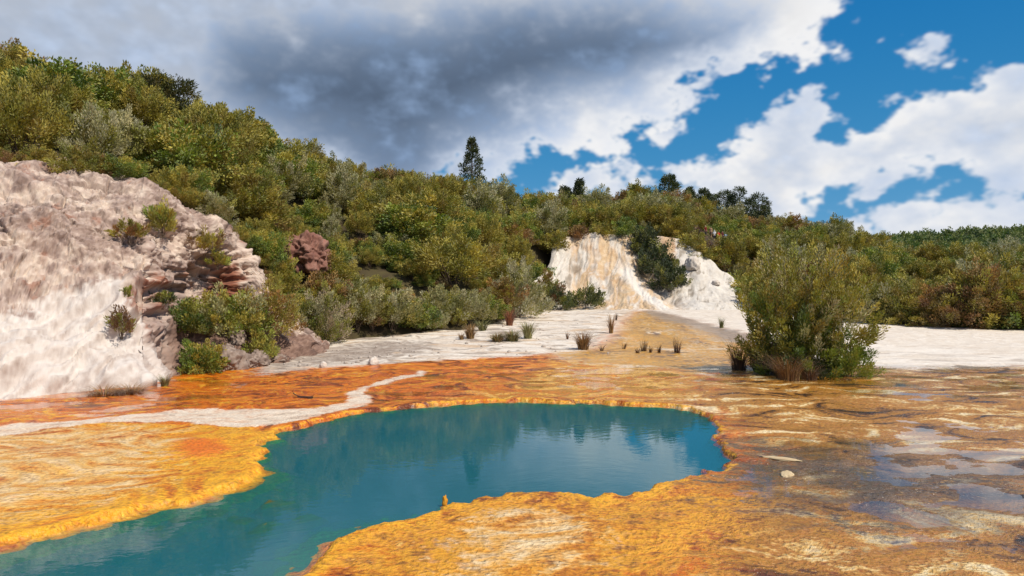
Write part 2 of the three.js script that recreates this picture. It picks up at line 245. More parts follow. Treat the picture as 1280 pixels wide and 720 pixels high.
  if ((s = Math.max(share(Z.whiteRight, x, d, wob), share(Z.whiteFar, x, d, wob))) > 0) { into(c, ramp(R.white, 0.58 + 0.4 * fbm(wx * 0.1, wd * 0.4, 4) + 0.2 * mid + 0.1 * fine), s); into(c, ramp(R.gravel, 0.8), s * 0.6 * smooth(0.15, 0.5, fbm(wx * 0.12 + 24, wd * 0.6, 4, 0.6))); rough = mix(rough, 0.8, s); }
  if ((s = share(Z.gravel, x, d, wob * 1.4)) > 0) { into(c, ramp(R.gravel, 0.5 + 0.35 * fine + 0.35 * grit), s * clamp(0.8 + 0.6 * mid)); relief = mix(relief, 0.5 + 0.4 * grit, s); rough = mix(rough, 0.9, s); }
  if ((s = smooth(41, 48, d + 2 * mid) * (1 - Math.max(share(Z.white, x, d, 0), share(Z.fan, x, d, 0)))) > 0) { into(c, ramp(R.white, 0.5 + 0.4 * mid), s); rough = mix(rough, 0.85, s); }
  if (d > 36) {                                            // bare earth under the scrub at the foot of the hill
    s = smooth(-0.6, 1.0, d - hillStart(640 + x / d * F) + 0.8 * mid) * (1 - smooth(700, 760, 640 + x / d * F) * smooth(980, 900, 640 + x / d * F)); if (s > 0) into(c, ramp(R.gravel, 0.1 + 0.3 * mid), s);
  }
  // the bright yellow crust along the pool
  if (d < 30 && Math.abs(x) < 20) {
    const p = poolSide(x, d);
    if (p < 0) { const w = mix(0.5, 0.10, smooth(13, 18, d + 0.4 * x)) * (1 + 1.2 * big); s = smooth(-w, -w * 0.2, p + 0.2 * mid + 0.06 * fine) * 0.85; if (s > 0) { into(c, ramp(R.gold, 0.55 + 0.3 * fine + 0.3 * mid), s); rough = mix(rough, 0.6, s); } }
    else { s = smooth(0.03, 0.3, p + 0.1 * fine); into(c, ramp(R.basin, 0.45 + 0.4 * mid + 0.35 * fine), s);  rough = mix(rough, 0.8, s); }
  }
  if ((s = share(Z.stream, x, d, wob * 1.1) * clamp(0.92 + 0.5 * mid + 0.25 * fine)) > 0) { into(c, [cream[0] * (1 + 0.05 * fine), cream[1] * (1 + 0.04 * fine), cream[2] * (1 + 0.04 * mid)], s); rough = mix(rough, 0.5, s); relief = mix(relief, 0.34 + 0.03 * fine, s); }
  s = Math.max(share(Z.film, x, d, wob), share(Z.filmRight, x, d, wob), share(Z.filmBack, x, d, wob * 1.5), share(Z.filmEast, x, d, wob * 1.6));
  if (s > 0) { s *= smooth(-0.45, 0.15, 0.25 - mid); rough = mix(rough, 0.25, s); relief = mix(relief, 0.4 + 0.08 * fine, s); }
  if (d < 33) { const q = smooth(0.25, 0.6, N2(x * 8.3, d * 9.1) + 0.5 * mid) * smooth(0.0, 0.5, N2(x * 1.9 + 60, d * 2.3) + 0.3); into(c, C(104, 56, 18), 0.45 * q * (1 - smooth(40, 20, d) * share(Z.stream, x, d, 0))); relief = clamp(relief - 0.1 * q); }
  const v = 1 + 0.14 * fine + 0.10 * grit;
  rgb[0] = c[0] * v; rgb[1] = c[1] * v; rgb[2] = c[2] * v; rgb[3] = clamp(rough, 0.05, 1); rgb[4] = clamp(relief);
}
function paintFlat(x0, x1, d0, d1, W, H) {                   // colour, roughness and relief sheets of one stretch of the flat, in metres
  const col = new Uint8Array(W * H * 4), rou = new Uint8Array(W * H * 4), bum = new Uint8Array(W * H * 4);
  for (let j = 0; j < H; j++) for (let i = 0; i < W; i++) {
    cover(mix(x0, x1, (i + 0.5) / W), mix(d0, d1, (j + 0.5) / H));
    const k = (j * W + i) * 4;
    for (let n = 0; n < 3; n++) { col[k + n] = 255 * clamp(srgb(clamp(rgb[n]))); rou[k + n] = 255 * rgb[3]; bum[k + n] = 255 * rgb[4]; }
    col[k + 3] = rou[k + 3] = bum[k + 3] = 255;
  }
  return [col, rou, bum].map((a, n) => { const t = new THREE.DataTexture(a, W, H); t.magFilter = THREE.LinearFilter; if (!n) t.colorSpace = THREE.SRGBColorSpace; t.needsUpdate = true; return t; });
}
function sheet(xs, ds, height, x0, x1, d0, d1) {             // ground as a grid of real heights, uv in place
  const n = xs.length, m = ds.length, pos = new Float32Array(n * m * 3), uv = new Float32Array(n * m * 2), idx = new Uint32Array((n - 1) * (m - 1) * 6);
  for (let j = 0, k = 0; j < m; j++) for (let i = 0; i < n; i++, k++) { pos[k * 3] = xs[i]; pos[k * 3 + 1] = height(xs[i], ds[j]); pos[k * 3 + 2] = -ds[j]; uv[k * 2] = (xs[i] - x0) / (x1 - x0); uv[k * 2 + 1] = (ds[j] - d0) / (d1 - d0); }
  for (let j = 0, k = 0; j < m - 1; j++) for (let i = 0; i < n - 1; i++) { const a = j * n + i, b = a + 1, c = a + n, e = c + 1; idx[k++] = a; idx[k++] = b; idx[k++] = e; idx[k++] = a; idx[k++] = e; idx[k++] = c; }
  const g = new THREE.BufferGeometry(); g.setAttribute('position', new THREE.BufferAttribute(pos, 3)); g.setAttribute('uv', new THREE.BufferAttribute(uv, 2)); g.setIndex(new THREE.BufferAttribute(idx, 1)); g.computeVertexNormals(); return g;
}
const steps = (...p) => { const out = [p[0]]; for (let i = 1; i < p.length; i += 2) { const n = Math.max(1, Math.round((p[i + 1] - out[out.length - 1]) / p[i])), a = out[out.length - 1]; for (let k = 1; k <= n; k++) out.push(mix(a, p[i + 1], k / n)); } return out; };
const shelf = (x, d, p) => { const q = p * mix(3, 0.6, Math.max(smooth(-0.5, -2.5, x) * smooth(18, 14.5, d), smooth(13.2, 12, d) * 0.7)); return -0.05 - 0.09 * smooth(0.05, 0.5, q) - 0.35 * smooth(0.35, 1.3, q) - 0.9 * smooth(0.9, 2.6, q) - 1.6 * smooth(1.8, 5, q) + 0.10 * smooth(0, 0.6, q) * fbm(x * 1.6, d * 1.6, 4) - 0.10 * smooth(0.3, 0.8, q) * Math.abs(N2(x * 0.9, d * 0.9)); };   // the drowned ledge
function flatHeight(x, d) {
  let h = apron(x, d) + 0.06 + 0.022 * fbm(x * 0.35, d * 0.5, 3) + 0.012 * fbm(x * 1.7, d * 2.2, 3) + smooth(40, 55, d) * 0.12 * fbm(x * 0.2, d * 0.2, 3);
  const l = fbm(x * 0.3 + 70, d * 0.42, 4) * 7; h += 0.010 * (Math.floor(l) + smooth(0.78, 1, l - Math.floor(l))) * smooth(55, 30, d);      // low ledges of sinter
  if (d < 34 && Math.abs(x) < 26) {
    const p = poolSide(x, d); h = Math.max(h, 0.025);
    h += mix(0.035, 0.012, smooth(14, 20, d + 0.5 * x)) * smooth(-0.55, -0.10, p) * (0.7 + 0.5 * N2(x * 1.1, d * 1.1) + 0.3 * N2(x * 6, d * 6)) * 0.8;
    if (p > -0.08) h = mix(Math.max(h, 0.03), shelf(x, d, p), smooth(-0.07, 0.10, p));
  }
  return h;
}
{
  const near = [-26, 26, 6, 31.5], far = [-70, 70, 31.5, 90];
  const [c1, r1, b1] = paintFlat(...near, 1920, 1280), [c2, r2, b2] = paintFlat(...far, 1600, 900);
  const G = 512, h = new Float32Array(G * G), nrm = new Uint8Array(G * G * 4), T = 6.2832;
  for (let j = 0; j < G; j++) for (let i = 0; i < G; i++) { const a = i / G * T, b = j / G * T, r = 2.2; h[j * G + i] = fbm3(Math.cos(a) * r + Math.cos(b) * r * 0.9, Math.sin(a) * r + Math.sin(b) * r * 0.7, Math.cos(b) * r - Math.sin(b) * r * 0.8 + Math.sin(a) * 0.6, 5, 0.72); }
  for (let j = 0; j < G; j++) for (let i = 0; i < G; i++) { const dx = (h[j * G + (i + 1) % G] - h[j * G + (i + G - 1) % G]) * 9, dy = (h[((j + 1) % G) * G + i] - h[((j + G - 1) % G) * G + i]) * 9, l = Math.hypot(dx, dy, 1), k = (j * G + i) * 4; nrm[k] = 127.5 - 127.5 * dx / l; nrm[k + 1] = 127.5 - 127.5 * dy / l; nrm[k + 2] = 127.5 + 127.5 / l; nrm[k + 3] = 255; }
  const crust = new THREE.DataTexture(nrm, G, G); crust.wrapS = crust.wrapT = THREE.RepeatWrapping; crust.magFilter = THREE.LinearFilter; crust.repeat.set(52 / 2.3, 25.5 / 2.3); crust.needsUpdate = true;
  const mNear = new THREE.MeshStandardMaterial({ map: c1, roughnessMap: r1, bumpMap: b1, roughness: 1, bumpScale: 0.06, normalMap: crust, normalScale: new THREE.Vector2(0.34, 0.34) });
  const mFar = new THREE.MeshStandardMaterial({ map: c2, roughnessMap: r2, bumpMap: b2, roughness: 1, bumpScale: 0.10 });
  struct('sinter_flat', sheet(steps(-26, 0.25, -11, 0.075, 11, 0.25, 26), steps(6, 0.15, 9, 0.075, 25, 0.12, 31.5), flatHeight, ...near), mNear);
  struct('sinter_apron', sheet(steps(-70, 1.2, -26, 0.3, 34, 1.2, 70), steps(31.5, 0.16, 45, 0.35, 90), flatHeight, ...far), mFar);
}
// the pool: clouded hot water, half clear at the surface
{
  const s = new THREE.Shape(POOL.map(([x, d]) => { return new THREE.Vector2(x, d); }));
  const big = new THREE.Shape([[-24, 6.02], [13, 6.02], [13, 25.6], [-13.5, 25.6], [-24, 14]].map(([x, d]) => new THREE.Vector2(x, d)));
  const g = new THREE.ShapeGeometry(big); g.rotateX(-Math.PI / 2);
  const W = 1024, a = new Uint8Array(W * W * 4), T = 2 * Math.PI;
  const tile = (u, v, f, q) => { const r = f / T; return fbm3(Math.cos(u * T) * r + q, Math.sin(u * T) * r + Math.cos(v * T) * r * 1.3, Math.sin(v * T) * r * 1.3 - q, 3); };
  for (let j = 0; j < W; j++) for (let i = 0; i < W; i++) { const u = i / W, v = j / W, k = (j * W + i) * 4, n = 0.5 + 0.40 * tile(u, v, 12, 0) + 0.10 * tile(u, v, 40, 9); a[k] = a[k + 1] = a[k + 2] = 255 * clamp(n); a[k + 3] = 255; }
  const t = new THREE.DataTexture(a, W, W); t.wrapS = t.wrapT = THREE.RepeatWrapping; t.magFilter = THREE.LinearFilter; t.repeat.set(1 / 8, 1 / 6.5); t.needsUpdate = true;
  const water = struct('pool_water', g, new THREE.MeshPhysicalMaterial({ color: 0xffffff, roughness: 0.015, ior: 1.333, transmission: 1, bumpMap: t, bumpScale: 0.0016 }));
  const turbid = new THREE.MeshPhysicalMaterial({ color: new THREE.Color().setRGB(0.12, 0.66, 0.74), roughness: 0, specularIntensity: 0, transmission: 0.9 });   // suspended silica, thickening with depth
  for (const y of [-0.06, -0.13, -0.22, -0.34, -0.52]) { const l = part('turbid_layer', g.clone(), turbid, water); l.position.y = y; }
}
// sheets of outflow a few millimetres deep, standing in the hollows of the flat
{
  const LEVEL = 0.0505, S = 0.16, p = [], idx = [], at = new Map(), vert = (i, j) => { const k = i * 10000 + j; if (!at.has(k)) { at.set(k, p.length / 3); p.push(-26 + i * S, LEVEL, -(9 + j * S)); } return at.get(k); };
  for (let j = 0; j * S < 29; j++) for (let i = 0; i * S < 52; i++) {
    const x = -26 + (i + 0.5) * S, d = 9 + (j + 0.5) * S; if (Math.abs(x) > d * 0.8 + 2) continue;
    const w = 0.5 * N2(x * 0.7, d * 0.7); if (poolSide(x, d) > -0.55) continue;
    if (Math.max(share(Z.film, x, d, w), share(Z.filmRight, x, d, w), share(Z.filmBack, x, d, w), share(Z.filmEast, x, d, w), share(Z.darkPatch, x, d, w) * 0.8, share(Z.outflow, x, d, w)) < 0.5 || share(Z.stream, x, d, 0) > 0.2) continue;
    if (Math.min(flatHeight(x - S, d), flatHeight(x + S, d), flatHeight(x, d - S), flatHeight(x, d + S)) > LEVEL) continue;
    const a = vert(i, j), b = vert(i + 1, j), c = vert(i, j + 1), e = vert(i + 1, j + 1); idx.push(a, b, e, a, e, c);
  }
  const g = new THREE.BufferGeometry(); g.setAttribute('position', new THREE.Float32BufferAttribute(p, 3)); g.setIndex(idx); g.computeVertexNormals();
  struct('shallow_water', g, new THREE.MeshPhysicalMaterial({ color: 0xffffff, roughness: 0.06, ior: 1.333, transmission: 1 }));
}
// all the ground beyond, to the horizon
{
  const W = 256, a = new Uint8Array(W * W * 4), b = rngOf(5);
  for (let i = 0; i < W * W; i++) { const c = ramp([C(70, 62, 40), C(104, 96, 60), C(120, 104, 76)], b()); for (let n = 0; n < 3; n++) a[i * 4 + n] = 255 * srgb(c[n]); a[i * 4 + 3] = 255; }
  const t = new THREE.DataTexture(a, W, W); t.colorSpace = THREE.SRGBColorSpace; t.wrapS = t.wrapT = THREE.RepeatWrapping; t.magFilter = THREE.LinearFilter; t.repeat.set(1 / 40, 1 / 40); t.needsUpdate = true;
  const s = new THREE.Shape([[-3000, -3000], [3000, -3000], [3000, 3000], [-3000, 3000]].map((p) => new THREE.Vector2(...p)));
  s.holes.push(new THREE.Path([[-26, 6], [26, 6], [26, 31.5], [70, 31.5], [70, 90], [-70, 90], [-70, 31.5], [-26, 31.5]].map((p) => new THREE.Vector2(...p))));
  const g = new THREE.ShapeGeometry(s); g.rotateX(-Math.PI / 2); g.translate(0, 0.02, 0);
  struct('ground', g, new THREE.MeshStandardMaterial({ map: t, roughness: 1 }));
}

// ------------------------------------------------------------------ rock, terrace and hill
function texFrom(W, H, f, isColor = true) {                  // f(u, v) -> [r, g, b] linear, or a number
  const a = new Uint8Array(W * H * 4);
  for (let j = 0; j < H; j++) for (let i = 0; i < W; i++) { const c = f((i + 0.5) / W, (j + 0.5) / H), k = (j * W + i) * 4; for (let n = 0; n < 3; n++) a[k + n] = 255 * clamp(isColor ? srgb(clamp(c[n])) : c); a[k + 3] = 255; }
  const t = new THREE.DataTexture(a, W, H); t.magFilter = THREE.LinearFilter; t.wrapS = t.wrapT = THREE.RepeatWrapping; if (isColor) t.colorSpace = THREE.SRGBColorSpace; t.needsUpdate = true; return t;
}
function patchMesh(n, m, at, push) {                         // a surface at(s, t) -> Vector3, pushed out along its normal by push(p, s, t); vertex colours and uv set by the caller
  const P = []; for (let j = 0; j <= m; j++) for (let i = 0; i <= n; i++) P.push(at(i / n, j / m));
  const pos = new Float32Array(P.length * 3), idx = [];
  const A = new THREE.Vector3(), B = new THREE.Vector3();
  for (let j = 0; j <= m; j++) for (let i = 0; i <= n; i++) {
    const k = j * (n + 1) + i, p = P[k];
    A.subVectors(P[j * (n + 1) + Math.min(n, i + 1)], P[j * (n + 1) + Math.max(0, i - 1)]); B.subVectors(P[Math.min(m, j + 1) * (n + 1) + i], P[Math.max(0, j - 1) * (n + 1) + i]);
    A.cross(B).normalize(); const h = push(p, i / n, j / m);
    pos[k * 3] = p.x + A.x * h; pos[k * 3 + 1] = p.y + A.y * h; pos[k * 3 + 2] = p.z + A.z * h;
  }
  for (let j = 0; j < m; j++) for (let i = 0; i < n; i++) { const a = j * (n + 1) + i, b = a + 1, c = a + n + 1, e = c + 1; idx.push(a, b, e, a, e, c); }
  const g = new THREE.BufferGeometry(); g.setAttribute('position', new THREE.BufferAttribute(pos, 3)); g.setIndex(idx); g.userData.P = P; return g;
}
function tintMesh(g, f) {                                    // vertex colours by place and slope
  g.computeVertexNormals(); const p = g.attributes.position, q = g.attributes.normal, c = new Float32Array(p.count * 3);
  for (let i = 0; i < p.count; i++) { const v = f(p.getX(i), p.getY(i), p.getZ(i), q.getX(i), q.getY(i), q.getZ(i), i); c[i * 3] = v[0]; c[i * 3 + 1] = v[1]; c[i * 3 + 2] = v[2]; }
  g.setAttribute('color', new THREE.BufferAttribute(c, 3)); return g;
}
const rockGrain = texFrom(512, 512, (u, v) => { const T = 6.2832, a = Math.cos(u * T) * 1.6, b = Math.sin(u * T) * 1.6, c = Math.cos(v * T) * 1.6, e = Math.sin(v * T) * 1.6; return 0.5 + 0.28 * fbm3(a * 3 + c, b * 3 + e, c * 3 - e * 2, 5, 0.6) + 0.2 * fbm3(a * 9, b * 9 + c * 9, e * 9, 3, 0.6); }, false);
rockGrain.repeat.set(1 / 3, 1 / 3);
function cols(list, px) { let i = 1; while (i < list.length - 1 && px > list[i][0]) i++; const a = list[i - 1], b = list[i], f = clamp((px - a[0]) / (b[0] - a[0])); const s = f * f * (3 - 2 * f) * 0.5 + f * 0.5; return a.slice(1).map((v, k) => mix(v, b[k + 1], s)); }

// rock face on the left: foot d,h / lower break d,h / upper break d,h / top d,h for some bearings
const CLIFF = [
  [-420, 21, -0.2, 26, 5.0, 28, 8.2, 31, 10.6], [0, 24.0, -0.2, 28.4, 4.9, 30.4, 7.9, 33.2, 10.1], [100, 25.8, -0.2, 30.0, 4.7, 31.8, 7.6, 34.2, 9.7], [148, 26.6, -0.2, 30.6, 4.6, 32.4, 7.3, 34.8, 9.5],
  [180, 27.1, -0.2, 30.8, 4.0, 32.9, 7.1, 35.3, 9.1], [200, 28.4, -0.2, 32.0, 3.2, 33.7, 6.6, 35.6, 8.9], [220, 30.2, -0.2, 33.6, 2.6, 34.6, 6.0, 36.1, 8.6], [235, 31.2, -0.2, 34.8, 2.3, 35.4, 5.6, 36.5, 8.3], [270, 31.8, -0.2, 36.0, 2.6, 36.8, 5.0, 38.0, 7.6],
  [292, 32.6, -0.2, 37.0, 2.4, 37.8, 4.6, 39.0, 6.9], [312, 33.6, -0.2, 38.0, 2.2, 38.9, 4.0, 40.0, 5.9], [326, 34.2, -0.2, 38.6, 1.9, 39.6, 3.2, 41.0, 4.6], [345, 35.6, -0.2, 39.4, 1.5, 40.6, 2.2, 42.0, 2.8], [385, 38.2, -0.2, 41.0, 0.8, 43.0, 1.0, 45, 1.2], [410, 41, -0.3, 43, 0.1, 45, 0.0, 47, -0.1],
];
const cliffAt = (s, t) => {
  const px = mix(-420, 410, s), c = cols(CLIFF, px), k = [[c[0], c[1]], [c[2], c[3]], [c[4], c[5]], [c[6], c[7]], [c[6] + 4, c[7] + 0.7]];
  const T = t * 4, i = Math.min(3, T | 0), f = T - i, p0 = k[Math.max(0, i - 1)], p1 = k[i], p2 = k[i + 1], p3 = k[Math.min(4, i + 2)];
  const cr = (a, b, e, g) => { const lo = Math.min(b, e) - 0.25, hi = Math.max(b, e) + 0.25; return clamp(b + 0.5 * f * (e - a + f * (2 * a - 5 * b + 4 * e - g + f * (3 * (b - e) + g - a))), lo, hi); };
  const d = cr(p0[0], p1[0], p2[0], p3[0]), h = cr(p0[1], p1[1], p2[1], p3[1]);
  return new THREE.Vector3((px - 640) / F * d, h, -d);
};
{
  const hollow = new THREE.Vector3(...seen(264, 352, 36.2));
  const g = patchMesh(520, 190, cliffAt, (p, s, t) => {
    const px = mix(-420, 410, s), rough = smooth(200, 260, px) * smooth(0.5, 0.2, t);
    const flow = smooth(-0.4, 0.5, (px > 148 ? 4.4 - (px - 148) * 0.062 : 4.4 - (148 - px) * 0.010) - p.y);          // the white flowstone below
    const lay = p.y * 1.15 + p.x * 0.55 + 0.5 * fbm3(p.x * 0.3, p.y * 0.3, p.z * 0.3, 3) + 0.12 * fbm3(p.x * 2, p.y * 2, p.z * 2, 2), saw = lay - Math.floor(lay);
    const [edge, id] = cells(p.x * 0.75, p.y * 1.1 + p.x * 0.4, p.z * 0.75), [edge2, id2] = cells(p.x * 2.4, p.y * 3.0, p.z * 2.4);
    let h = 0.7 * fbm3(p.x * 0.24, p.y * 0.24, p.z * 0.24, 3) + 0.10 * fbm3(p.x * 1.4, p.y * 1.8, p.z * 1.4, 4, 0.6) + 0.04 * (1 - flow) * fbm3(p.x * 6, p.y * 7, p.z * 6, 3, 0.6);
    h += (1 - flow) * (mix(0.16, 0.05, smooth(190, 240, px)) * smooth(0, 0.8, saw) * smooth(1, 0.92, saw) + (0.06 + 0.07 * rough) * (id - 0.5) - (0.30 + 0.1 * rough) * smooth(0.07, 0.0, edge) * smooth(-0.2, 0.2, N3(p.x * 0.3, p.y * 0.3, p.z * 0.3 + 7)) + (1 - 0.7 * rough) * (0.12 * (id2 - 0.5) - 0.10 * smooth(0.10, 0, edge2)));
    const gx = (p.x + p.z * 0.4) * 1.1 + 0.35 * N2(p.x * 0.8, p.y * 0.6), run = N2(gx, p.y * 0.14), run2 = N2(gx * 3.1 + 8, p.y * 0.3); h += flow * (0.34 * (0.6 - Math.abs(run)) + 0.03 * (0.5 - Math.abs(run2)) + 0.02 * (1 - (p.y * 1.6 + 0.6 * N2(p.x, p.z) - Math.floor(p.y * 1.6 + 0.6 * N2(p.x, p.z)))));
    const q = Math.hypot((p.x - hollow.x) * 1.15, (p.y - hollow.y) * 0.55); h -= 1.5 * smooth(1.15, 0.25, q + 0.25 * N2(p.x * 2, p.y * 2));
    return h * smooth(0, 0.04, t);
  });
  const pale = [C(156, 134, 122), C(184, 162, 148), C(204, 186, 170), C(216, 202, 186)], pinkish = [C(104, 86, 78), C(142, 120, 110), C(172, 150, 138), C(200, 182, 168)], white = [C(140, 122, 112), C(172, 156, 146), C(196, 184, 175), C(208, 198, 190)], earth = [C(66, 48, 40), C(104, 78, 66), C(136, 108, 94), C(160, 136, 120)];
  const rust = [C(70, 32, 20), C(112, 56, 34), C(150, 88, 56), C(190, 146, 108)];
  tintMesh(g, (x, y, z, nx, ny, nz, i) => {
    const s = (i % 521) / 520, t = Math.floor(i / 521) / 190, px = mix(-420, 410, s);
    const n = fbm3(x * 0.5, y * 0.5, z * 0.5, 5, 0.6), f = fbm3(x * 3, y * 2, z * 3, 4, 0.6), streak = fbm3(x * 2.2, y * 0.35, z * 2.2, 4, 0.6);
    const [edge] = cells(x * 0.75, y * 1.1 + x * 0.4, z * 0.75), c = ramp(pinkish, 0.55 + 0.4 * n + 0.45 * streak + 0.35 * f); into(c, C(92, 72, 62), 0.6 * smooth(0.05, 0, edge) * smooth(0.1, 0.3, f + 0.3)); const lay = y * 1.15 + x * 0.55 + 0.5 * fbm3(x * 0.3, y * 0.3, z * 0.3, 3) + 0.12 * fbm3(x * 2, y * 2, z * 2, 2), saw = lay - Math.floor(lay), fine2 = lay * 3.7 - Math.floor(lay * 3.7); into(c, C(96, 76, 66), 0.55 * smooth(0.86, 0.97, saw) * smooth(-0.3, 0.3, n) + 0.35 * smooth(0.7, 0.95, fine2) * smooth(0, 0.4, f)); into(c, C(84, 62, 50), 0.6 * smooth(0.3, 0.6, fbm3(x * 2.8, y * 0.25, z * 2.8, 4, 0.6))); into(c, C(150, 96, 70), 0.5 * smooth(0.25, 0.5, fbm3(x * 0.8 + 20, y * 0.5, z * 0.8, 4, 0.6)));
    into(c, ramp(pale, 0.5 + 0.4 * f), smooth(0.0, 0.5, n + 0.5 * fbm3(x * 0.2 + 9, y * 0.3, z * 0.2, 3) + 0.35 * smooth(250, 310, px)));
    into(c, ramp(white, 0.66 + 0.35 * streak + 0.14 * N2((x + z * 0.4) * 2.3, y * 0.2) + 0.35 * f), smooth(-0.25, 0.3, (px > 148 ? 4.4 - (px - 148) * 0.062 : 4.4 - (148 - px) * 0.010) - y + 1.0 * n + 0.5 * f));
    into(c, ramp(earth, 0.5 + 0.3 * n + 0.4 * f), smooth(205, 225, px + 10 * f) * smooth(0.36, 0.25, t + 0.05 * f));
    const q = Math.hypot((x - hollow.x) * 1.1, (y - hollow.y + 0.2) * 0.6); into(c, ramp(rust, 0.45 + 0.4 * f + 0.4 * streak + 0.35 * (q - 0.5)), smooth(1.05, 0.5, q + 0.4 * f) * 0.9);
    return c;
  });
  const uv = new Float32Array(g.attributes.position.count * 2), P = g.userData.P; for (let i = 0; i < P.length; i++) { uv[i * 2] = P[i].x - P[i].z * 0.6; uv[i * 2 + 1] = P[i].y - P[i].z * 0.5; } g.setAttribute('uv', new THREE.BufferAttribute(uv, 2));
  struct('rock_cliff', g, new THREE.MeshStandardMaterial({ vertexColors: true, roughness: 0.92, bumpMap: rockGrain, bumpScale: 0.03 }));
}

// white terrace across the valley: foot d,h / top d,h / share of the height gained by the middle
const TERRACE = [[628, 68, 0.6, 75, 1.6], [645, 68, 0.7, 77, 3.4], [668, 69, 0.8, 80, 4.6], [688, 70, 0.9, 85, 6.0], [697, 70, 0.95, 92, 10.6], [740, 71, 1.0, 93, 11.25], [790, 71.5, 1.0, 93, 11.2], [848, 71, 1.0, 92, 10.6], [860, 71, 1.0, 91, 9.4], [880, 70, 0.95, 89.5, 7.9], [905, 69, 0.9, 87, 5.6], [935, 68, 0.9, 84, 3.5], [970, 68, 0.8, 80, 1.2]];
const terraceAt = (s, t) => {
  const px = mix(628, 970, s), c = cols(TERRACE, px);
  let d, h; if (t < 0.86) { const f = t / 0.86, lip = smooth(0.80, 1, f); d = mix(c[0], c[2], f - 0.05 * lip * (1 - lip)); h = mix(c[1], c[3], 0.92 * f ** 2.2 + 0.08 * f + 0.06 * Math.sin(f * 6.28 + px * 0.03) * (1 - f) * f) + 0.5 * f * N2(px * 0.03, 4) - 1.3 * Math.exp(-(((px - mix(842, 800, smooth(0.35, 1, f))) / 13) ** 2)) * smooth(0.25, 0.5, f); } else { const f = (t - 0.86) / 0.14; d = c[2] + f * 3; h = c[3] - 0.5 * f * f; }
  return new THREE.Vector3((px - 640) / F * d, h - 0.1, -d);
};
{
  const g = patchMesh(300, 110, terraceAt, (p, s, t) => {
    const rib = N2((p.x + p.z * 0.1) * 0.9 + 0.5 * N2(p.x * 0.4, p.z * 0.2), p.y * 0.10), face = smooth(0.05, 0.3, t) * smooth(0.98, 0.8, t);
    return 0.35 * fbm3(p.x * 0.16, p.y * 0.3, p.z * 0.16, 3) + face * mix(1, 0.35, smooth(0.60, 0.68, s)) * (0.20 * (0.5 - Math.abs(rib)) + 0.12 * fbm3(p.x * 0.8, p.y * 0.6, p.z * 0.8, 4) + 0.09 * fbm3(p.x * 2.4, p.y * 2, p.z * 2.4, 3)) + 0.25 * smooth(0.74, 0.86, t) * smooth(0.95, 0.86, t);
  });
  const white = [C(176, 160, 144), C(204, 192, 178), C(217, 208, 197), C(224, 216, 207)], ochre = [C(118, 80, 46), C(172, 126, 80), C(200, 164, 118), C(214, 192, 160)], grey = [C(98, 86, 74), C(136, 122, 106), C(166, 150, 132)];
  tintMesh(g, (x, y, z, nx, ny, nz, i) => {
    const s = (i % 301) / 300, t = Math.floor(i / 301) / 110, px = mix(628, 970, s);
    const bend = 7 * N2(px * 0.03, t * 2.4) + 3 * N2(px * 0.1, t * 6), run = fbm((px + bend) * 0.05 - t * 2.6, t * 1.7 + px * 0.012, 5, 0.62), f = fbm3(x * 1.2, y * 1.2, z * 1.2, 4, 0.6), n = fbm3(x * 0.25, y * 0.3, z * 0.25, 3);
    const c = ramp(white, 0.62 + 0.4 * f + 0.3 * run);
    const mid = smooth(700, 722, px + 8 * f) * smooth(842, 790, px - 60 * (0.8 - t) + 12 * f);
    into(c, ramp(ochre, 0.55 + 0.55 * run + 0.3 * f), mid * smooth(-0.3, 0.3, run + 0.1 + 0.3 * n) * smooth(0.02, 0.2, t) * 0.85);
    into(c, ramp(grey, 0.5 + 0.5 * f), smooth(0.18, 0.5, fbm((px + bend) * 0.06 + 40 - t * 3, t * 2.2, 4, 0.6) + 0.2 * f) * smooth(1.0, 0.8, t) * 0.8);
    into(c, ramp(white, 0.9), smooth(15, 3, Math.abs(px - mix(836, 776, smooth(0.1, 0.75, t))) + 7 * f) * smooth(0.75, 0.6, t) * 0.95);
    into(c, ramp(ochre, 0.5 + 0.5 * f), smooth(14, 5, Math.abs(px - 834 + 6 * f)) * smooth(0.6, 0.75, t) * 0.8);
    return c;
  });
  const uv = new Float32Array(g.attributes.position.count * 2), P = g.userData.P; for (let i = 0; i < P.length; i++) { uv[i * 2] = P[i].x; uv[i * 2 + 1] = P[i].y - P[i].z * 0.7; } g.setAttribute('uv', new THREE.BufferAttribute(uv, 2));
  struct('silica_terrace', g, new THREE.MeshStandardMaterial({ vertexColors: true, roughness: 0.9, bumpMap: rockGrain, bumpScale: 0.10 }));
}
const terraceTop = (px) => cols(TERRACE, px);

// hillside under the scrub
{
  const n = 260, m = 110;
  const g = patchMesh(n, m, (s, t) => { const px = mix(-480, 1850, s), a = hillStart(px) - 1.2, d = a + (200 - a) * (t ** 1.5), x = (px - 640) / F * d; return new THREE.Vector3(x, hillAt(x, d) - (t === 0 ? 0.6 : 0), -d); }, () => 0);
  tintMesh(g, (x, y, z) => ramp([C(34, 28, 18), C(58, 46, 28), C(74, 66, 34), C(96, 78, 48)], 0.45 + 0.5 * fbm(x * 0.4, z * 0.4, 4, 0.6)));
  struct('hillside', g, new THREE.MeshStandardMaterial({ vertexColors: true, roughness: 1 }));
}
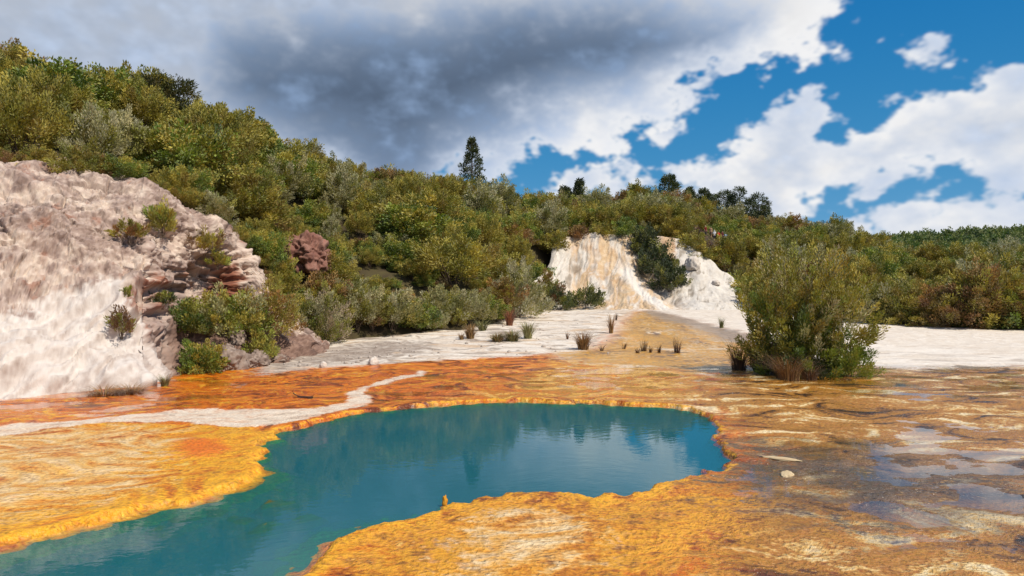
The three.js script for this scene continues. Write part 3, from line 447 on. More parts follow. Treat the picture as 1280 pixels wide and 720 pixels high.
// wooded hill far off to the right
const farHill = (x, d) => { const q = (x - 420) / 330, r = (d - 520) / 170; return Math.max(-2, 40 * Math.exp(-q * q * 1.1 - r * r) + 8 * Math.exp(-(((x - 150) / 120) ** 2) - ((d - 400) / 120) ** 2) + 4 * fbm(x * 0.012, d * 0.012, 3) - 3); };
{
  const g = sheet(steps(-40, 12, 900), steps(260, 12, 760), farHill, 0, 60, 0, 60); tintMesh(g, (x, y, z) => ramp([C(30, 40, 18), C(44, 54, 24)], 0.5 + 0.5 * fbm(x * 0.05, z * 0.05, 3)));
  struct('far_hill', g, new THREE.MeshStandardMaterial({ vertexColors: true, roughness: 1 }));
}

// ------------------------------------------------------------------ plants
const leafMat = new THREE.MeshPhysicalMaterial({ vertexColors: true, roughness: 0.75, side: THREE.DoubleSide, transmission: 0.4 });
const barkMat = new THREE.MeshStandardMaterial({ color: new THREE.Color().setRGB(0.11, 0.075, 0.05), roughness: 0.95 });
class Blades {                                               // many small leaf sprigs, each two folded faces
  constructor() { this.p = []; this.c = []; this.i = []; }
  add(x, y, z, dx, dy, dz, len, wid, col, r) {
    let ax = r() - 0.5, ay = r() - 0.5, az = r() - 0.5;
    let sx = dy * az - dz * ay, sy = dz * ax - dx * az, sz = dx * ay - dy * ax; const q = wid / (Math.hypot(sx, sy, sz) || 1); sx *= q; sy *= q; sz *= q;
    const n = this.p.length / 3, m = 0.45, lift = wid * 0.5, ux = dy * sz - dz * sy, uy = dz * sx - dx * sz, uz = dx * sy - dy * sx, l = lift / (Math.hypot(ux, uy, uz) || 1);
    this.p.push(x, y, z, x + dx * len * m + sx + ux * l, y + dy * len * m + sy + uy * l, z + dz * len * m + sz + uz * l, x + dx * len, y + dy * len, z + dz * len, x + dx * len * m - sx + ux * l, y + dy * len * m - sy + uy * l, z + dz * len * m - sz + uz * l);
    for (let k = 0; k < 4; k++) this.c.push(col[0], col[1], col[2]);
    this.i.push(n, n + 1, n + 2, n, n + 2, n + 3);
  }
  build() { const g = new THREE.BufferGeometry(); g.setAttribute('position', new THREE.Float32BufferAttribute(this.p, 3)); g.setAttribute('color', new THREE.Float32BufferAttribute(this.c, 3)); g.setIndex(this.i); g.computeVertexNormals(); return g; }
}
function limb(pts, r0, r1, sides = 6) {                       // a tapered, bent branch
  const curve = new THREE.CatmullRomCurve3(pts.map((p) => new THREE.Vector3(...p))), n = Math.max(4, pts.length * 3), g = new THREE.TubeGeometry(curve, n, 1, sides, false), p = g.attributes.position;
  for (let i = 0; i <= n; i++) { const c = curve.getPointAt(i / n), r = mix(r0, r1, (i / n) ** 0.8); for (let k = 0; k <= sides; k++) { const a = i * (sides + 1) + k; p.setXYZ(a, c.x + (p.getX(a) - c.x) * r, c.y + (p.getY(a) - c.y) * r, c.z + (p.getZ(a) - c.z) * r); } }
  g.computeVertexNormals(); return g;
}
const jitter = (c, r, a = 0.25) => { const k = 1 + (r() - 0.5) * a * 2, h = (r() - 0.5) * a * 0.5; return [c[0] * k * (1 + h), c[1] * k, c[2] * k * (1 - h)]; };
// a bush: stems fan out from the ground, each carries plumes; every plume is a tuft of sprigs
function bush(o) {
  const r = rngOf(o.seed), B = new Blades(), stems = [], { R, H } = o, low = o.low ?? 0.18, nP = o.plumes, nS = o.sprigs;
  const wide = o.wide ?? 1;
  const lump = (a, e) => 0.80 + 0.38 * N3(Math.cos(a) * 1.3 + o.seed, Math.sin(a) * 1.3, e * 1.6) + 0.12 * N3(Math.cos(a) * 3.2, Math.sin(a) * 3.2 + o.seed, e * 3.5);
  for (let k = 0; k < nP; k++) {
    const a = r() * 6.2832, e = Math.asin(clamp(mix(-0.25, 1, Math.pow(r(), 0.85)), -1, 1)), q = (k % 4 === 0 ? 0.45 + 0.4 * r() : 0.84 + 0.16 * r()) * lump(a, e);
    const dirx = Math.cos(a) * Math.cos(e), diry = Math.sin(e), dirz = Math.sin(a) * Math.cos(e);
    const cy = low * H + Math.max(-low * 0.7, diry) * H * (1 - low) * q, fl = Math.cos(e) ** (wide - 1), cx = dirx * R * q * Math.min(fl, 1.9), cz = dirz * R * q * Math.min(fl, 1.9);
    let gx = dirx * (1 - o.up) + (r() - 0.5) * 0.5, gy = diry * (1 - o.up) + o.up, gz = dirz * (1 - o.up) + (r() - 0.5) * 0.5; const gl = 1 / Math.hypot(gx, gy, gz); gx *= gl; gy *= gl; gz *= gl;
    const pl = o.plume * (0.7 + 0.6 * r()), pr = pl * (o.fat ?? 0.42), base = jitter(o.colors[Math.floor(r() * o.colors.length)], r, 0.22);
    const bloom = o.bloom && r() < o.bloom.share ? o.bloom.color : null;
    for (let j = 0; j < nS; j++) {
      const t = r(), w = pr * Math.sqrt(r()) * (1 - 0.65 * t), b = r() * 6.2832, ox = (r() - 0.5) * 2, oy = (r() - 0.5) * 2, oz = (r() - 0.5) * 2, ol = w / (Math.hypot(ox, oy, oz) || 1);
      const px = cx + gx * pl * (t - 0.4) + ox * ol, py = cy + gy * pl * (t - 0.4) + oy * ol, pz = cz + gz * pl * (t - 0.4) + oz * ol;
      if (py < 0.01) continue;
      let dx = gx * o.stiff + ox * 0.55, dy = gy * o.stiff + oy * 0.55 + 0.12, dz = gz * o.stiff + oz * 0.55; const dl = 1 / Math.hypot(dx, dy, dz);
      const col = bloom && r() < 0.55 ? jitter(bloom, r, 0.1) : jitter(base, r, 0.13);
      B.add(px, py, pz, dx * dl, dy * dl, dz * dl, o.len * (0.6 + 0.8 * r()), o.wid * (0.7 + 0.6 * r()), col, r);
    }
    if (k < o.stems) { const bx = (r() - 0.5) * R * 0.25, bz = (r() - 0.5) * R * 0.25, th = o.thick * (0.6 + 0.6 * r()); stems.push(limb([[bx, -0.25, bz], [mix(bx, cx, 0.3) + (r() - 0.5) * 0.1 * R, cy * 0.4, mix(bz, cz, 0.3) + (r() - 0.5) * 0.1 * R], [mix(bx, cx, 0.7), cy * 0.78, mix(bz, cz, 0.7)], [cx, cy + 0.1, cz]], th, th * 0.2, 5)); }
  }
  return { foliage: B.build(), stems: mergeGeometries(stems) };
}
const olive = [C(150, 144, 46), C(166, 154, 52), C(132, 132, 42), C(182, 166, 64), C(152, 132, 50)];
const green = [C(112, 132, 34), C(136, 150, 42), C(98, 118, 36), C(156, 158, 54)];
const bronze = [C(156, 116, 60), C(134, 96, 54), C(172, 134, 68), C(134, 112, 52)];
const silver = [C(166, 160, 102), C(180, 172, 124), C(138, 138, 70), C(154, 144, 80)];
const dusk = [C(128, 94, 76), C(112, 82, 66), C(146, 116, 86), C(108, 96, 56)];
const dark = [C(58, 72, 26), C(70, 84, 30), C(48, 62, 26), C(84, 92, 34)];
const KINDS = {
  tea_shrub: { group: 'olive shrubs of the hillside scrub', category: 'shrub', o: { R: 2.2, H: 3.3, plumes: 95, sprigs: 118, plume: 1.05, up: 0.35, stiff: 0.6, len: 0.19, wid: 0.043, colors: olive, stems: 8, thick: 0.06, fat: 0.55 } },
  leafy_shrub: { group: 'bright green shrubs of the hillside scrub', category: 'shrub', o: { R: 2.1, H: 2.9, plumes: 90, sprigs: 112, plume: 1.0, up: 0.2, stiff: 0.4, len: 0.17, wid: 0.058, colors: [...green, olive[0], olive[3]], stems: 7, thick: 0.06, fat: 0.66 } },
  bronze_shrub: { group: 'bronze shrubs of the hillside scrub', category: 'shrub', o: { R: 2.1, H: 2.9, plumes: 90, sprigs: 112, plume: 1.0, up: 0.3, stiff: 0.6, len: 0.18, wid: 0.043, colors: [...bronze, olive[1], olive[4]], stems: 8, thick: 0.06, fat: 0.55 } },
  pale_shrub: { group: 'silvery shrubs of the hillside scrub', category: 'shrub', o: { R: 2.1, H: 3.4, plumes: 90, sprigs: 118, plume: 1.15, up: 0.45, stiff: 0.75, len: 0.19, wid: 0.043, colors: [...silver, olive[0], olive[2]], stems: 8, thick: 0.06, fat: 0.48, bloom: { share: 0.3, color: C(200, 194, 156) } } },
};
const variants = {};
for (const [name, K] of Object.entries(KINDS)) variants[name] = [0, 1, 2, 3].map((v) => bush({ ...K.o, seed: 100 + v * 17 + name.length * 31, R: K.o.R * [1, 1.2, 0.78, 1.05][v], H: K.o.H * [1, 0.8, 1.3, 1.1][v], low: [0.15, 0.12, 0.3, 0.42][v], wide: [0.8, 0.6, 1, 0.7][v] }));

// where the scrub grows: scattered over the hillside, thinned over rock, terrace and path
const spots = [];
{
  const r = rngOf(77), keepOut = (px, d, h) => {
    const t = terraceTop(clamp(px, 628, 960)); if (px > 640 && px < 955 && d < t[2] + 2.2) return true;
    const sh = (EYE - h) / d * F + 360;
    if (px > 878 && px < 912 && d > 100 && d < 113.5) return true;         // the lookout where the people stand
    if (px > 862 && px < 930 && d < 112 && sh - 3.6 / d * F < 302) return true;
    if (px > 360 && px < 410 && d < 52 && sh - 2.0 / d * F < 318) return true;       // the outcrop shows
    return false;
  };
  for (let d = 30, row = 0; d < 160; row++) {
    const gap = d < 60 ? 2.15 : d < 100 ? 2.75 : 3.4; d += gap * 0.86;
    const half = d * 0.80 + 4;
    for (let x = -half + (row % 2) * gap / 2; x < half; x += gap) {
      const X = x + (r() - 0.5) * gap * 0.9, D = d + (r() - 0.5) * gap * 0.9, px = 640 + X / D * F, s = hillStart(px), a = r(), b = r(), c = r(), e = r();
      if (D < s + (px < 345 ? 0.2 : 0.9) || px > 1480 || px < -380) continue;
      const h = hillAt(X, D); if (keepOut(px, D, h)) continue;
      const n = fbm(X * 0.045 + 3, D * 0.045, 3), m = fbm(X * 0.16 + 60, D * 0.16, 2);
      const w = [0.95 + 0.5 * n, 0.7 - 0.6 * n + 0.4 * m, 0.11 + 0.45 * m, 0.28 - 0.35 * m + (px < 620 ? 0.14 : 0)].map((v) => Math.max(0.02, v)), sum = w[0] + w[1] + w[2] + w[3];
      let k = 0, q = a * sum; while (k < 3 && q > w[k]) { q -= w[k]; k++; }
      const foot = smooth(0.5, 6, D - s), size = (D < 60 ? 0.66 : D < 100 ? 0.84 : 0.95) * (0.5 + 1.35 * b * b * b + 0.15 * c) * mix(0.75, 1, foot) * (1 + 0.3 * smooth(0.25, 0.5, m));
      spots.push({ X, D, h, kind: Object.keys(KINDS)[k], v: Math.floor(c * 4), turn: e * 6.28, size, tall: Math.min(0.66 + 0.62 * c * c + 0.1 * e, 1.3 / size), look: size / D });
    }
  }
  for (let px = 356; px < 1340; px += 11 + 8 * r()) {                              // a closer row along the foot of the slope
    if (px > 640 && px < 952) continue;
    const D = hillStart(px) + 0.5 + 2.2 * r(), X = (px - 640) / F * D, a = r(), c = r();
    spots.push({ X, D, h: hillAt(X, D), kind: Object.keys(KINDS)[a < 0.4 ? 0 : a < 0.7 ? 1 : a < 0.88 ? 2 : 3], v: Math.floor(c * 4), turn: r() * 6.28, size: (px > 900 ? 0.85 : 0.6) + 0.45 * r(), tall: 0.7 + 0.4 * r() });
  }
  for (let px = -60; px < 338; px += 10 + 12 * r()) {                               // shrubs leaning over the top of the rock face
    const c = cols(CLIFF, px), D = c[6] + 0.6 + 1.4 * r(), X = (px - 640) / F * D, a = r(), b = r();
    spots.push({ X, D, h: Math.max(hillAt(X, D), c[7] - 0.1), kind: Object.keys(KINDS)[a < 0.45 ? 0 : a < 0.65 ? 1 : a < 0.85 ? 2 : 3], v: Math.floor(b * 4), turn: r() * 6.28, size: 0.3 + 0.3 * r(), tall: 0.6 + 0.4 * r() });
  }
  // what hides what: walk each bearing outward and keep the highest line of sight
  spots.sort((p, q) => p.D - q.D); const sky = new Float32Array(1400).fill(900);
  for (const p of spots) { const px = Math.round(640 + p.X / p.D * F), top = 360 - (p.h + 2.5 * p.size * p.tall - EYE) / p.D * F, w = Math.max(1, Math.round(1.2 * p.size / p.D * F)); let free = 0; for (let k = px - w; k <= px + w; k++) if (k >= 0 && k < 1400) { if (top < sky[k]) free += Math.min(60, sky[k] - top); } p.free = px > -10 && px < 1290 ? free : -1; for (let k = px - w; k <= px + w; k++) if (k >= 0 && k < 1400) sky[k] = Math.min(sky[k], top + 4); }
  spots.sort((p, q) => q.free - p.free);
}
const single300 = spots.slice(0, 300), crowd = spots.slice(300);
{
  const first = {};
  for (const p of single300) {
    const K = KINDS[p.kind], key = p.kind + p.v, px = 640 + p.X / p.D * F, depth = p.D - hillStart(px); let o;
    const where = depth < 4 && px > 350 ? 'at the foot of the scrub hillside' : px < 345 ? (depth < 9 ? 'just above the pink rock face' : 'high on the slope above the rock face') : px < 690 ? (depth < 25 ? 'on the lower hillside behind the gravel shore' : 'on the upper hillside below the tall conifer') : px < 870 ? 'on the hill above the white terrace' : px < 960 ? 'on the slope below and around the lookout' : 'on the slope behind the tall tea tree';
    const label = `${p.size * p.tall > 1.05 ? 'large' : p.size * p.tall > 0.72 ? 'middling' : 'small'} ${{ tea_shrub: 'olive feathery', leafy_shrub: 'bright green rounded', bronze_shrub: 'bronze brown', pale_shrub: 'silvery pale-tipped' }[p.kind]} shrub ${where}`;
    if (!first[key]) { o = thing(p.kind, label, K.category, K.group); part('foliage', variants[p.kind][p.v].foliage, leafMat, o); part('stems', variants[p.kind][p.v].stems, barkMat, o); first[key] = o; } else o = copyOf(first[key]); o.userData.label = label; o.userData.group = `${K.group}, ${where}`;
    o.position.set(p.X, p.h - 0.05, -p.D); o.rotation.y = p.turn; o.scale.set(p.size, p.size * p.tall, p.size);
  }
  const words = { tea_shrub: ['olive_scrub', 'olive scrub massed further up the hillside'], leafy_shrub: ['green_scrub', 'bright green scrub massed further up the hillside'], bronze_shrub: ['bronze_scrub', 'bronze brown scrub massed further up the hillside'], pale_shrub: ['silvery_scrub', 'silvery scrub massed further up the hillside'] };
  const M = new THREE.Matrix4(), Q = new THREE.Quaternion(), Y = new THREE.Vector3(0, 1, 0), cc = new THREE.Color(), r = rngOf(9);
  for (const kind of Object.keys(KINDS)) {
    const list = crowd.filter((p) => p.kind === kind), im = new THREE.InstancedMesh(variants[kind][0].foliage, leafMat, list.length);
    list.forEach((p, i) => { M.compose(new THREE.Vector3(p.X, p.h - 0.05, -p.D), Q.setFromAxisAngle(Y, p.turn), new THREE.Vector3(p.size, p.size * p.tall, p.size)); im.setMatrixAt(i, M); const k = 0.85 + 0.3 * r(); im.setColorAt(i, cc.setRGB(k * (0.95 + 0.1 * r()), k, k * (0.9 + 0.2 * r()))); });
    im.name = words[kind][0]; im.userData = { kind: 'stuff', label: words[kind][1], category: 'scrub' }; scene.add(im);
  }
}

// ------------------------------------------------------------------ plants that stand out one by one
function onCliff(px, py) { const s = clamp((px + 420) / 830); let best = null, e = 1e9; for (let k = 0; k <= 200; k++) { const p = cliffAt(s, k / 266), q = 360 - (p.y - EYE) / -p.z * F; if (Math.abs(q - py) < e) { e = Math.abs(q - py); best = p; } } return [best.x, best.y, best.z]; }
function onTerrace(px, py) { const s = clamp((px - 628) / 342); let best = null, e = 1e9; for (let k = 0; k <= 200; k++) { const p = terraceAt(s, k / 233), q = 360 - (p.y - EYE) / -p.z * F; if (Math.abs(q - py) < e) { e = Math.abs(q - py); best = p; } } return [best.x, best.y, best.z]; }
const onGround = (px, py) => { const [x, d] = onFlat(px, py); return [x, flatHeight(x, d), -d]; };
const onHill = (px, d) => { const x = (px - 640) / F * d; return [x, hillAt(x, d), -d]; };
function plant(name, label, category, o, at, group) {
  const b = bush(o), t = thing(name, label, category, group); part('foliage', b.foliage, leafMat, t); part('stems', b.stems, o.bark ?? barkMat, t);
  t.position.set(at[0], at[1] - 0.06, at[2]); t.rotation.y = o.seed; return t;
}
const greyBark = new THREE.MeshStandardMaterial({ color: new THREE.Color().setRGB(0.17, 0.13, 0.10), roughness: 0.95 });
// the big bush at the edge of the shallows
{
  const at = onGround(1022, 474);
  const t = thing('tea_tree', 'tall many-stemmed tea tree standing in the shallows beside the pool', 'tree');
  const a = bush({ seed: 501, R: 2.1, H: 6.5, low: 0.36, wide: 0.5, plumes: 130, sprigs: 105, plume: 1.0, up: 0.5, stiff: 0.85, len: 0.16, wid: 0.026, colors: [...olive, silver[0], silver[1], olive[3], olive[1], silver[1], green[3]], stems: 34, thick: 0.055, fat: 0.34, bloom: { share: 0.22, color: C(190, 176, 130) } });
  const b = bush({ seed: 502, R: 2.2, H: 3.6, low: 0.05, wide: 0.8, plumes: 150, sprigs: 150, plume: 0.8, up: 0.45, stiff: 0.8, len: 0.14, wid: 0.026, colors: [...green, olive[0], dark[3], dark[1], green[2], olive[2]], stems: 22, thick: 0.035, fat: 0.5 });
  const a2 = bush({ seed: 511, R: 1.75, H: 5.6, low: 0.34, wide: 0.5, plumes: 95, sprigs: 105, plume: 1.0, up: 0.45, stiff: 0.85, len: 0.16, wid: 0.026, colors: [...olive, silver[0], green[3], olive[3]], stems: 18, thick: 0.05, fat: 0.36, bloom: { share: 0.2, color: C(190, 176, 130) } });
  const a3 = bush({ seed: 512, R: 1.4, H: 4.8, low: 0.3, wide: 0.5, plumes: 76, sprigs: 105, plume: 0.95, up: 0.45, stiff: 0.85, len: 0.16, wid: 0.026, colors: [...olive, green[0], green[3]], stems: 12, thick: 0.045, fat: 0.36 });
  for (const [q, x, z] of [[a, 0.0, 0], [a2, 1.5, 0.3], [a3, -1.55, 0.2]]) { const m = part('crown', q.foliage, leafMat, t), k = part('limbs', q.stems, greyBark, t); m.position.set(x, 0, z); k.position.set(x * 0.9, 0, z); } part('skirt', b.foliage, leafMat, t); part('trunk', b.stems, barkMat, t);
  t.position.set(at[0], at[1] - 0.05, at[2] - 1.6);
  const c = bush({ seed: 503, R: 1.15, H: 1.75, low: 0.1, plumes: 60, sprigs: 120, plume: 0.6, up: 0.45, stiff: 0.8, len: 0.12, wid: 0.018, colors: [green[1], green[3], olive[3], green[0]], stems: 10, thick: 0.02, fat: 0.5 });
  const q = onGround(1068, 474), u = thing('low_shrub', 'low yellow-green shrub against the tall tea tree in the shallows', 'shrub'); part('foliage', c.foliage, leafMat, u); part('stems', c.stems, barkMat, u); u.position.set(q[0], q[1] - 0.05, q[2] - 0.5);
  const e = bush({ seed: 504, R: 1.0, H: 2.1, low: 0.1, plumes: 60, sprigs: 110, plume: 0.6, up: 0.45, stiff: 0.8, len: 0.12, wid: 0.018, colors: [green[0], dark[3], olive[2], bronze[0]], stems: 10, thick: 0.02, fat: 0.5 });
  const w = onGround(966, 466), y = thing('low_shrub', 'dark green shrub behind the drooping brown sedge', 'shrub'); part('foliage', e.foliage, leafMat, y); part('stems', e.stems, barkMat, y); y.position.set(w[0], w[1] - 0.05, w[2] - 0.6);
}
// grasses and sedges: arching strips
const grassMat = new THREE.MeshPhysicalMaterial({ vertexColors: true, roughness: 0.8, side: THREE.DoubleSide, transmission: 0.2 });
function tuft(seed, n, h, spread, droop, colors, wid = 0.012) {
  const r = rngOf(seed), p = [], c = [], idx = [];
  for (let k = 0; k < n; k++) {
    const a = r() * 6.2832, q = Math.sqrt(r()) * spread * 0.35, L = h * (0.5 + 0.6 * r()), out = spread * (0.2 + 0.8 * r()), bx = Math.cos(a) * q, bz = Math.sin(a) * q, col = jitter(colors[Math.floor(r() * colors.length)], r, 0.25), b = p.length / 3, tw = a + 1.57 + (r() - 0.5);
    for (let s = 0; s <= 4; s++) { const t = s / 4, x = bx + Math.cos(a) * out * t * t, z = bz + Math.sin(a) * out * t * t, y = L * (t - droop * t * t * t * (0.5 + r() * 0.2)) - 0.03, w = wid * (1 - t * 0.85); p.push(x + Math.cos(tw) * w, y, z + Math.sin(tw) * w, x - Math.cos(tw) * w, y, z - Math.sin(tw) * w); c.push(...col, ...col); if (s) { const i = b + s * 2; idx.push(i - 2, i - 1, i + 1, i - 2, i + 1, i); } }
  }
  const g = new THREE.BufferGeometry(); g.setAttribute('position', new THREE.Float32BufferAttribute(p, 3)); g.setAttribute('color', new THREE.Float32BufferAttribute(c, 3)); g.setIndex(idx); g.computeVertexNormals(); return g;
}
const straw = [C(140, 104, 56), C(116, 82, 44), C(160, 126, 74)], reed = [C(84, 56, 36), C(110, 74, 44), C(66, 50, 34)], sage = [C(112, 112, 56), C(134, 128, 74), C(96, 96, 48)];
const clump = (label, seed, at, n, h, sp, droop, colors, wid, group) => { const m = single('grass_clump', tuft(seed, n, h, sp, droop, colors, wid), grassMat, label, 'grass', group); m.position.set(at[0], at[1] - 0.01, at[2]); return m; };
clump('spiky dark brown rush clump left of the tall tea tree', 601, onGround(924, 464), 240, 1.75, 1.0, 0.28, reed, 0.012);
clump('drooping brown sedge in front of the tall tea tree', 602, onGround(985, 476), 420, 1.7, 1.35, 0.62, [...straw, reed[1]], 0.011);
clump('wilted sedge at the foot of the tall tea tree', 603, onGround(1012, 476), 160, 1.1, 0.9, 0.6, [...reed, straw[1]], 0.011);
clump('reddish dry grass clump beside the large silvery bush', 604, onGround(637, 408), 160, 1.7, 0.8, 0.3, [C(140, 84, 50), C(120, 70, 44)], 0.03);
clump('brown grass clump on the white sinter below the hillside', 605, onGround(588, 424), 160, 1.3, 0.75, 0.3, straw, 0.028);
clump('small tan grass clump beside the brown clump on the sinter', 606, onGround(577, 425), 60, 0.6, 0.4, 0.3, straw, 0.025);
clump('green tuft on the sinter behind the brown grass clump', 607, onGround(603, 414), 140, 1.1, 0.9, 0.4, sage, 0.03);
clump('low olive grass strip on the white sinter, its brown end', 608, onGround(622, 428), 200, 0.8, 1.0, 0.4, [...sage, ...straw], 0.03);
clump('low olive grass strip on the white sinter, its green middle', 609, onGround(640, 427), 240, 1.05, 1.1, 0.4, [...sage, straw[0]], 0.03);
clump('pale sage grass tuft at the end of the olive grass strip', 610, onGround(660, 424), 200, 1.5, 0.8, 0.35, [C(150, 144, 90), C(128, 124, 72)], 0.028);
clump('brown rush clump at the head of the orange shallows', 611, onGround(729, 438), 220, 1.4, 0.95, 0.35, [...straw, reed[1]], 0.026);
clump('slender brown reeds on the ochre fan', 612, onGround(764, 418), 70, 1.8, 0.5, 0.25, [...straw, reed[1]], 0.022);
clump('tiny sprig of grass on the bright white sinter below the terrace', 613, onGround(902, 410), 80, 1.2, 0.5, 0.35, sage, 0.02);
{ const r = rngOf(614); for (const [px, py, h] of [[780, 437, 0.5], [803, 440, 0.9], [807, 440, 1.1], [813, 442, 0.5], [824, 442, 0.7], [845, 442, 1.1], [848, 443, 0.9], [797, 443, 0.4], [752, 440, 0.5], [709, 425, 0.7], [770, 402, 0.8]]) clump('thin brown reed tuft rising from the shallow ochre water', 620 + px, onGround(px, py), 18 + Math.floor(r() * 14), h, 0.3, 0.2, reed, 0.018, 'reed tufts in the ochre shallows'); }
clump('brown grass fringe along the foot of the white rock face', 615, onGround(163, 492), 260, 0.42, 1.3, 0.4, [...straw, reed[1]], 0.012);
clump('brown grass tuft hanging low at the cliff foot', 616, onGround(130, 496), 260, 0.45, 1.4, 0.4, [...straw, reed[1]], 0.012);
clump('small olive grass tuft between white rock face and orange shallows', 617, onGround(206, 484), 200, 0.6, 0.4, 0.35, [...sage, straw[0]], 0.011);

// shrubs on and below the rock face
plant('cliff_shrub', 'spiky green shrub high on the pink rock face', 'shrub', { seed: 31, R: 0.85, H: 1.35, plumes: 34, sprigs: 60, plume: 0.6, up: 0.6, stiff: 1, len: 0.2, wid: 0.025, colors: [green[1], olive[0], olive[3]], stems: 9, thick: 0.02, fat: 0.35 }, onCliff(204, 290));
plant('cliff_shrub', 'yellow-brown shrub on the upper slope of the rock face', 'shrub', { seed: 32, R: 1.15, H: 1.0, plumes: 40, sprigs: 60, plume: 0.55, up: 0.5, stiff: 0.9, len: 0.18, wid: 0.025, colors: [olive[3], straw[0], olive[1]], stems: 7, thick: 0.02, fat: 0.4 }, onCliff(254, 312));
plant('cliff_shrub', 'low brownish shrub at the break of the pink rock face', 'shrub', { seed: 33, R: 0.8, H: 0.7, plumes: 26, sprigs: 55, plume: 0.45, up: 0.45, stiff: 0.9, len: 0.18, wid: 0.025, colors: [olive[4], bronze[0], olive[0]], stems: 6, thick: 0.02, fat: 0.4 }, onCliff(163, 296));
plant('cliff_shrub', 'small yellow-green shrub on the rock below the yellow-brown one', 'shrub', { seed: 34, R: 0.6, H: 0.6, plumes: 20, sprigs: 50, plume: 0.4, up: 0.45, stiff: 0.9, len: 0.16, wid: 0.025, colors: [olive[3], green[3]], stems: 5, thick: 0.02, fat: 0.4 }, onCliff(272, 330));
plant('cliff_shrub', 'brown shrub clinging to the white rock face', 'shrub', { seed: 35, R: 0.45, H: 1.2, plumes: 26, sprigs: 50, plume: 0.45, up: 0.6, stiff: 0.9, len: 0.15, wid: 0.022, colors: [bronze[1], straw[1], olive[2]], stems: 6, thick: 0.02, fat: 0.4 }, onCliff(152, 416));
plant('cliff_shrub', 'tiny green shrub on the white rock face', 'shrub', { seed: 36, R: 0.25, H: 0.4, plumes: 14, sprigs: 40, plume: 0.25, up: 0.6, stiff: 0.9, len: 0.12, wid: 0.02, colors: [green[1], olive[0]], stems: 4, thick: 0.01, fat: 0.4 }, onCliff(158, 372));
plant('cliff_shrub', 'dark moss-green shrub under the rust-stained hollow', 'shrub', { seed: 37, R: 0.5, H: 0.6, plumes: 20, sprigs: 50, plume: 0.35, up: 0.3, stiff: 0.7, len: 0.12, wid: 0.025, colors: [olive[2], dark[1]], stems: 4, thick: 0.01, fat: 0.5 }, onCliff(203, 379));
plant('slope_shrub', 'broad leafy shrub with pale leaves below the rust-stained hollow', 'shrub', { seed: 38, R: 2.1, H: 2.3, plumes: 140, sprigs: 85, plume: 0.7, up: 0.35, stiff: 0.6, len: 0.16, wid: 0.040, colors: [green[1], green[3], silver[0], olive[0], olive[3]], stems: 12, thick: 0.035, fat: 0.55, bloom: { share: 0.2, color: C(190, 188, 130) } }, onCliff(288, 416));
plant('slope_shrub', 'broad olive-brown shrub overhanging the earthy bank', 'shrub', { seed: 39, R: 2.3, H: 3.0, plumes: 130, sprigs: 75, plume: 0.75, up: 0.4, stiff: 0.75, len: 0.17, wid: 0.030, colors: [olive[4], bronze[0], olive[3], bronze[2], olive[0]], stems: 12, thick: 0.035, fat: 0.5 }, onCliff(328, 420));
plant('slope_shrub', 'low dark leafy shrub under the rust-stained hollow, left of the broad pale one', 'shrub', { seed: 61, R: 1.2, H: 1.4, plumes: 80, sprigs: 80, plume: 0.6, up: 0.35, stiff: 0.6, len: 0.15, wid: 0.036, colors: [green[0], green[2], olive[2], olive[0]], stems: 9, thick: 0.03, fat: 0.55 }, onCliff(238, 414));
plant('slope_shrub', 'bright green shrub at the water below the earthy bank', 'shrub', { seed: 40, R: 1.15, H: 1.55, plumes: 80, sprigs: 75, plume: 0.55, up: 0.4, stiff: 0.6, len: 0.13, wid: 0.032, colors: [green[1], green[3], green[0], olive[3]], stems: 9, thick: 0.02, fat: 0.55 }, onCliff(250, 468));
plant('slope_shrub', 'small yellow-green shrub among boulders on the earthy bank', 'shrub', { seed: 41, R: 0.9, H: 1.3, plumes: 50, sprigs: 60, plume: 0.5, up: 0.4, stiff: 0.6, len: 0.14, wid: 0.03, colors: [olive[3], green[3], olive[0]], stems: 7, thick: 0.02, fat: 0.5 }, onCliff(325, 446));
plant('slope_shrub', 'yellow-green shrub in the gap between rock face and reddish outcrop', 'shrub', { seed: 42, R: 1.4, H: 3.0, plumes: 80, sprigs: 70, plume: 0.75, up: 0.5, stiff: 0.8, len: 0.2, wid: 0.03, colors: [olive[3], green[3], olive[1], green[1]], stems: 10, thick: 0.03, fat: 0.45 }, onHill(345, 45.5));
plant('slope_shrub', 'grey-tipped bush with whitish plumes beside the pale log', 'shrub', { seed: 43, R: 1.7, H: 3.9, plumes: 130, sprigs: 80, plume: 0.85, up: 0.5, stiff: 0.85, len: 0.18, wid: 0.026, colors: [silver[1], silver[0], C(160, 140, 112), olive[0], olive[2]], stems: 14, thick: 0.035, fat: 0.4, bloom: { share: 0.3, color: C(186, 168, 140) } }, onGround(402, 431));
